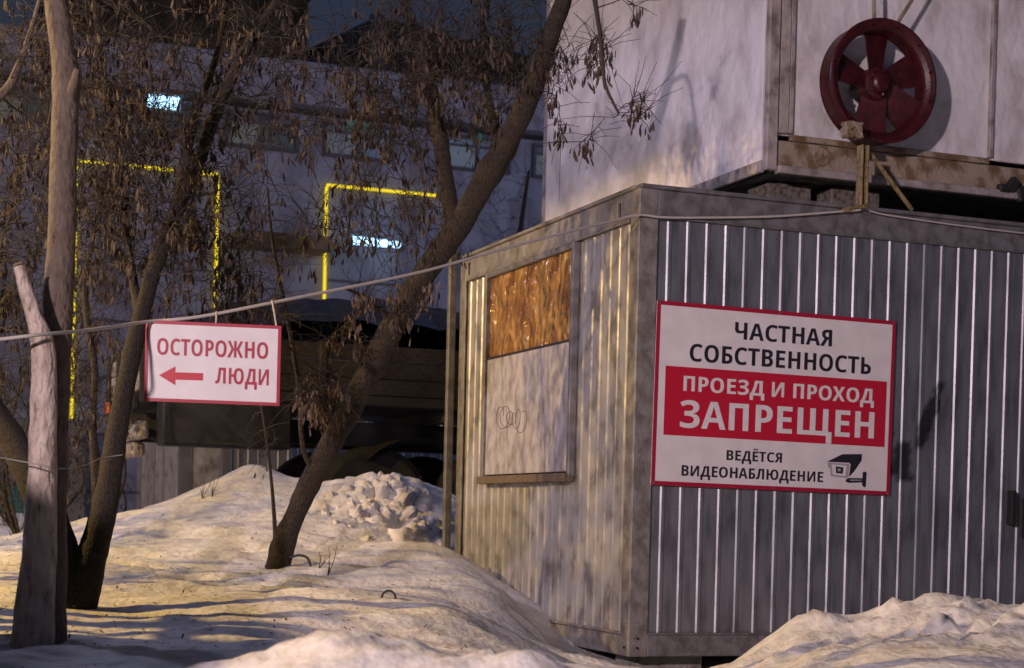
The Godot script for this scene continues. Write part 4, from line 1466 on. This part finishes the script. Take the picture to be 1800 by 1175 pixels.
	# dark scrub further back; last two unseen, added to block the yellow lamp
	for q in [[40, 960, 12.5, 140, 260, 190, "tangle of dark scrub between the two-stemmed maple and the kiosk"], [150, 900, 13.5, 110, 300, 170, "tall dark scrub behind the forked sapling"], [-330, 900, 10.2, 170, 330, 300, "unseen dense scrub added to shade the heap, nearest the cold street lamp"], [-343, 900, 8.6, 230, 360, 260, "unseen tall scrub added to shade the cabin end from the yellow street lamp"]]:
		b = at(q[0], q[1] if q[2] > 12.55 or q[0] < 100 else 850.0, q[2])
		b.y = top(b.x, b.z) - 0.03
		t = thing("scrub", q[6], "shrub", b)
		sk = PackedVector3Array()
		for k in 8:
			var e := Vector3(rng.randf_range(-0.45, 0.45), rng.randf_range(0.9, 1.9), rng.randf_range(-0.3, 0.3))
			var pts := smooth([Vector3(e.x * 0.15, 0, e.z * 0.2), Vector3(e.x * 0.9 + rng.randfn(0, 0.08), e.y * 0.35, e.z * 0.5), Vector3(e.x * 0.6 + rng.randfn(0, 0.08), e.y * 0.7, e.z * 0.8), e], 6)
			var st2 := mb()
			tube(st2, pts, even(pts.size(), 0.013, 0.004), 7)
			obj("stem", st2, M.bark_dark, t)
			sk.append_array(pts)
		crown(t, sk, [[q[0], q[1] - q[4] * 0.75, q[2], q[3], q[4], 0.6, q[5]]], M.bark_dark, 7 if q[2] < 9.0 else 4, brown * 0.7)
	# small tree in front of the hall
	b = at(905, 800, 20.0)
	b.y = 0.1
	t = thing("bare_tree", "small bare dark tree between the hall and the white cabin", "tree", b)
	sk = limb(t, "trunk", [[905, 905, 20, 20], [905, 700, 20, 18], [903, 480, 20, 14], [915, 400, 20, 9], [930, 300, 20, 5]], M.bark_dark, 8)
	sk = sk.slice(8)
	crown(t, sk, [[890, 380, 20, 110, 110, 0.8, 90]], M.bark_dark, 0, brown, 0.2)

func roadside() -> void:
	# unseen board fence and van, added to cast shade on the snow at lower left
	var t := thing("shade_fence", "unseen low board fence added to shade the snow, its last boards spaced for striped shadow", "fence", Vector3(-3.0, 0.2, -4.5))
	var st := mb()
	for y in [0.25, 1.05]:
		st = mb()
		box(st, Vector3(0.03, y, -1.4), Vector3(0.03, 0.07, 2.85), 0.004)
		obj("rail", st, M.wood, t)
	for z in [-0.05, -1.4, -2.75]:
		st = mb()
		box(st, Vector3(0.08, 0.5, z), Vector3(0.07, 1.5, 0.07), 0.006)
		obj("post", st, M.wood, t)
	var z := 0.0
	var k := 0
	while z > -2.85:
		st = mb()
		box(st, Vector3(0, 0.60 + 0.01 * sin(k * 2.3), z), Vector3(0.02, 1.5, 0.1), 0.004)
		obj("board", st, M.wood, t)
		z -= 0.103 if z > -2.1 else 0.17
		k += 1
	var v := thing("shade_van", "unseen dark van shape added on the road to shade the snow and the trunk foot", "van", Vector3(-1.68, -0.45, -3.2))
	st = mb()
	prism(st, PackedVector2Array([Vector2(-4.6, 0.35), Vector2(-0.02, 0.35), Vector2(0, 0.9), Vector2(-0.1, 1.45), Vector2(-0.2, 1.62), Vector2(-1.05, 2.10), Vector2(-1.5, 2.28), Vector2(-4.6, 2.32)]), 0.0, 1.7)
	obj("body", st, M.truck_blue, v)
	st = mb()
	prism(st, PackedVector2Array([Vector2(-1.5, 1.55), Vector2(-0.42, 1.55), Vector2(-1.1, 2.0), Vector2(-1.5, 2.1)]), 1.698, 1.706)
	obj("side_window", st, M.pane, v)
	for x in [-0.85, -3.7]:
		for zz in [0.1, 1.6]:
			st = mb()
			lathe(st, [Vector2(0.0, 0.09), Vector2(0.2, 0.09), Vector2(0.33, 0.1), Vector2(0.35, 0.07), Vector2(0.35, -0.07), Vector2(0.33, -0.1), Vector2(0.0, -0.09)], 24)
			put(obj("wheel", st, M.tyre, v), Vector3(x, 0.35, zz))

func small_things() -> void:
	# bent rebar loop and a dark pipe end sticking out of the snow
	var p := at(683, 1052, 8.15)
	p.y = top(p.x, p.z)
	var st := mb()
	var pts := []
	for k in 9:
		var a := PI * k / 8.0
		pts.append(Vector3(-0.034 * cos(a), 0.038 * sin(a), 0.01 * k / 8.0))
	var sp := smooth(pts, 3)
	tube(st, sp, even(sp.size(), 0.006), 7)
	tag(put(obj("rebar_loop", st, M.ink, null), p), "dark bent steel loop sticking out of the smooth snow", "loop")
	p = at(525, 985, 9.7)
	p.y = top(p.x, p.z) + 0.01
	st = mb()
	sp = smooth([Vector3(-0.05, 0.06, 0), Vector3(0.0, 0.075, 0), Vector3(0.05, 0.06, 0.01), Vector3(0.075, 0.0, 0.02)], 5)
	tube(st, sp, even(sp.size(), 0.008), 7)
	tag(put(obj("hose_end", st, M.ink, null), p), "dark curved hose end in the snow beside the leaning maple", "hose")
	# fallen seed keys and bark crumbs on the snow
	var mm := MultiMesh.new()
	mm.transform_format = MultiMesh.TRANSFORM_3D
	mm.use_colors = true
	mm.mesh = M.key_mesh
	mm.instance_count = 1800
	for i in 1800:
		var d := rng.randf_range(4.2, 13.0)
		var w := at(rng.randf_range(0, 830 if d > 6.0 else 1800), 1000, d)
		var sc := rng.randf_range(0.15, 0.7) * (0.5 if d < 6.0 else 1.0)
		mm.set_instance_transform(i, Transform3D(Basis.from_euler(Vector3(-PI / 2 + rng.randfn(0, 0.25), rng.randf() * TAU, 0)).scaled(Vector3(sc, sc, sc)), Vector3(w.x, top(w.x, w.z) + 0.004, w.z)))
		var c := rng.randf_range(0.6, 1.3)
		mm.set_instance_color(i, Color(0.10 * c, 0.07 * c, 0.05 * c))
	var mo := MultiMeshInstance3D.new()
	mo.name = "fallen_keys"
	mo.multimesh = mm
	mo.material_override = M.key
	add_child(mo)
	tag(mo, "small brown seed keys and bark crumbs scattered over the snow", "litter")
	mo.set_meta("kind", "stuff")
	# dry stalks
	for q in [[560, 1000, 9.5], [575, 1010, 9.3], [170, 985, 7.9], [355, 880, 12.4], [372, 878, 12.4]]:
		p = at(q[0], q[1], q[2])
		p.y = top(p.x, p.z) - 0.01
		st = mb()
		for k in 4:
			var e := Vector3(rng.randfn(0, 0.05), rng.randf_range(0.06, 0.2), rng.randfn(0, 0.04))
			tube(st, PackedVector3Array([Vector3.ZERO, e * 0.5 + Vector3(0.01, 0.01, 0), e]), even(3, 0.0025, 0.0012), 4, 0.0, false)
		tag(put(obj("dry_stalk", st, M.twig, null), p), "dry weed stalks poking out of the snow", "weed", "dry stalks in the snow")

func _ready() -> void:
	rng.seed = 4711
	bump.seed = 5
	bump.frequency = 1.0
	bump.fractal_octaves = 3
	lump.seed = 9
	lump.frequency = 1.0
	lump.fractal_octaves = 3
	make_materials()
	setup()
	ground()
	hall()
	far_things()
	cabin()
	upper_cabin()
	truck()
	back_cabin()
	roadside()
	trees()
	wall_sign()
	hanging_sign()
	clods()
	small_things()
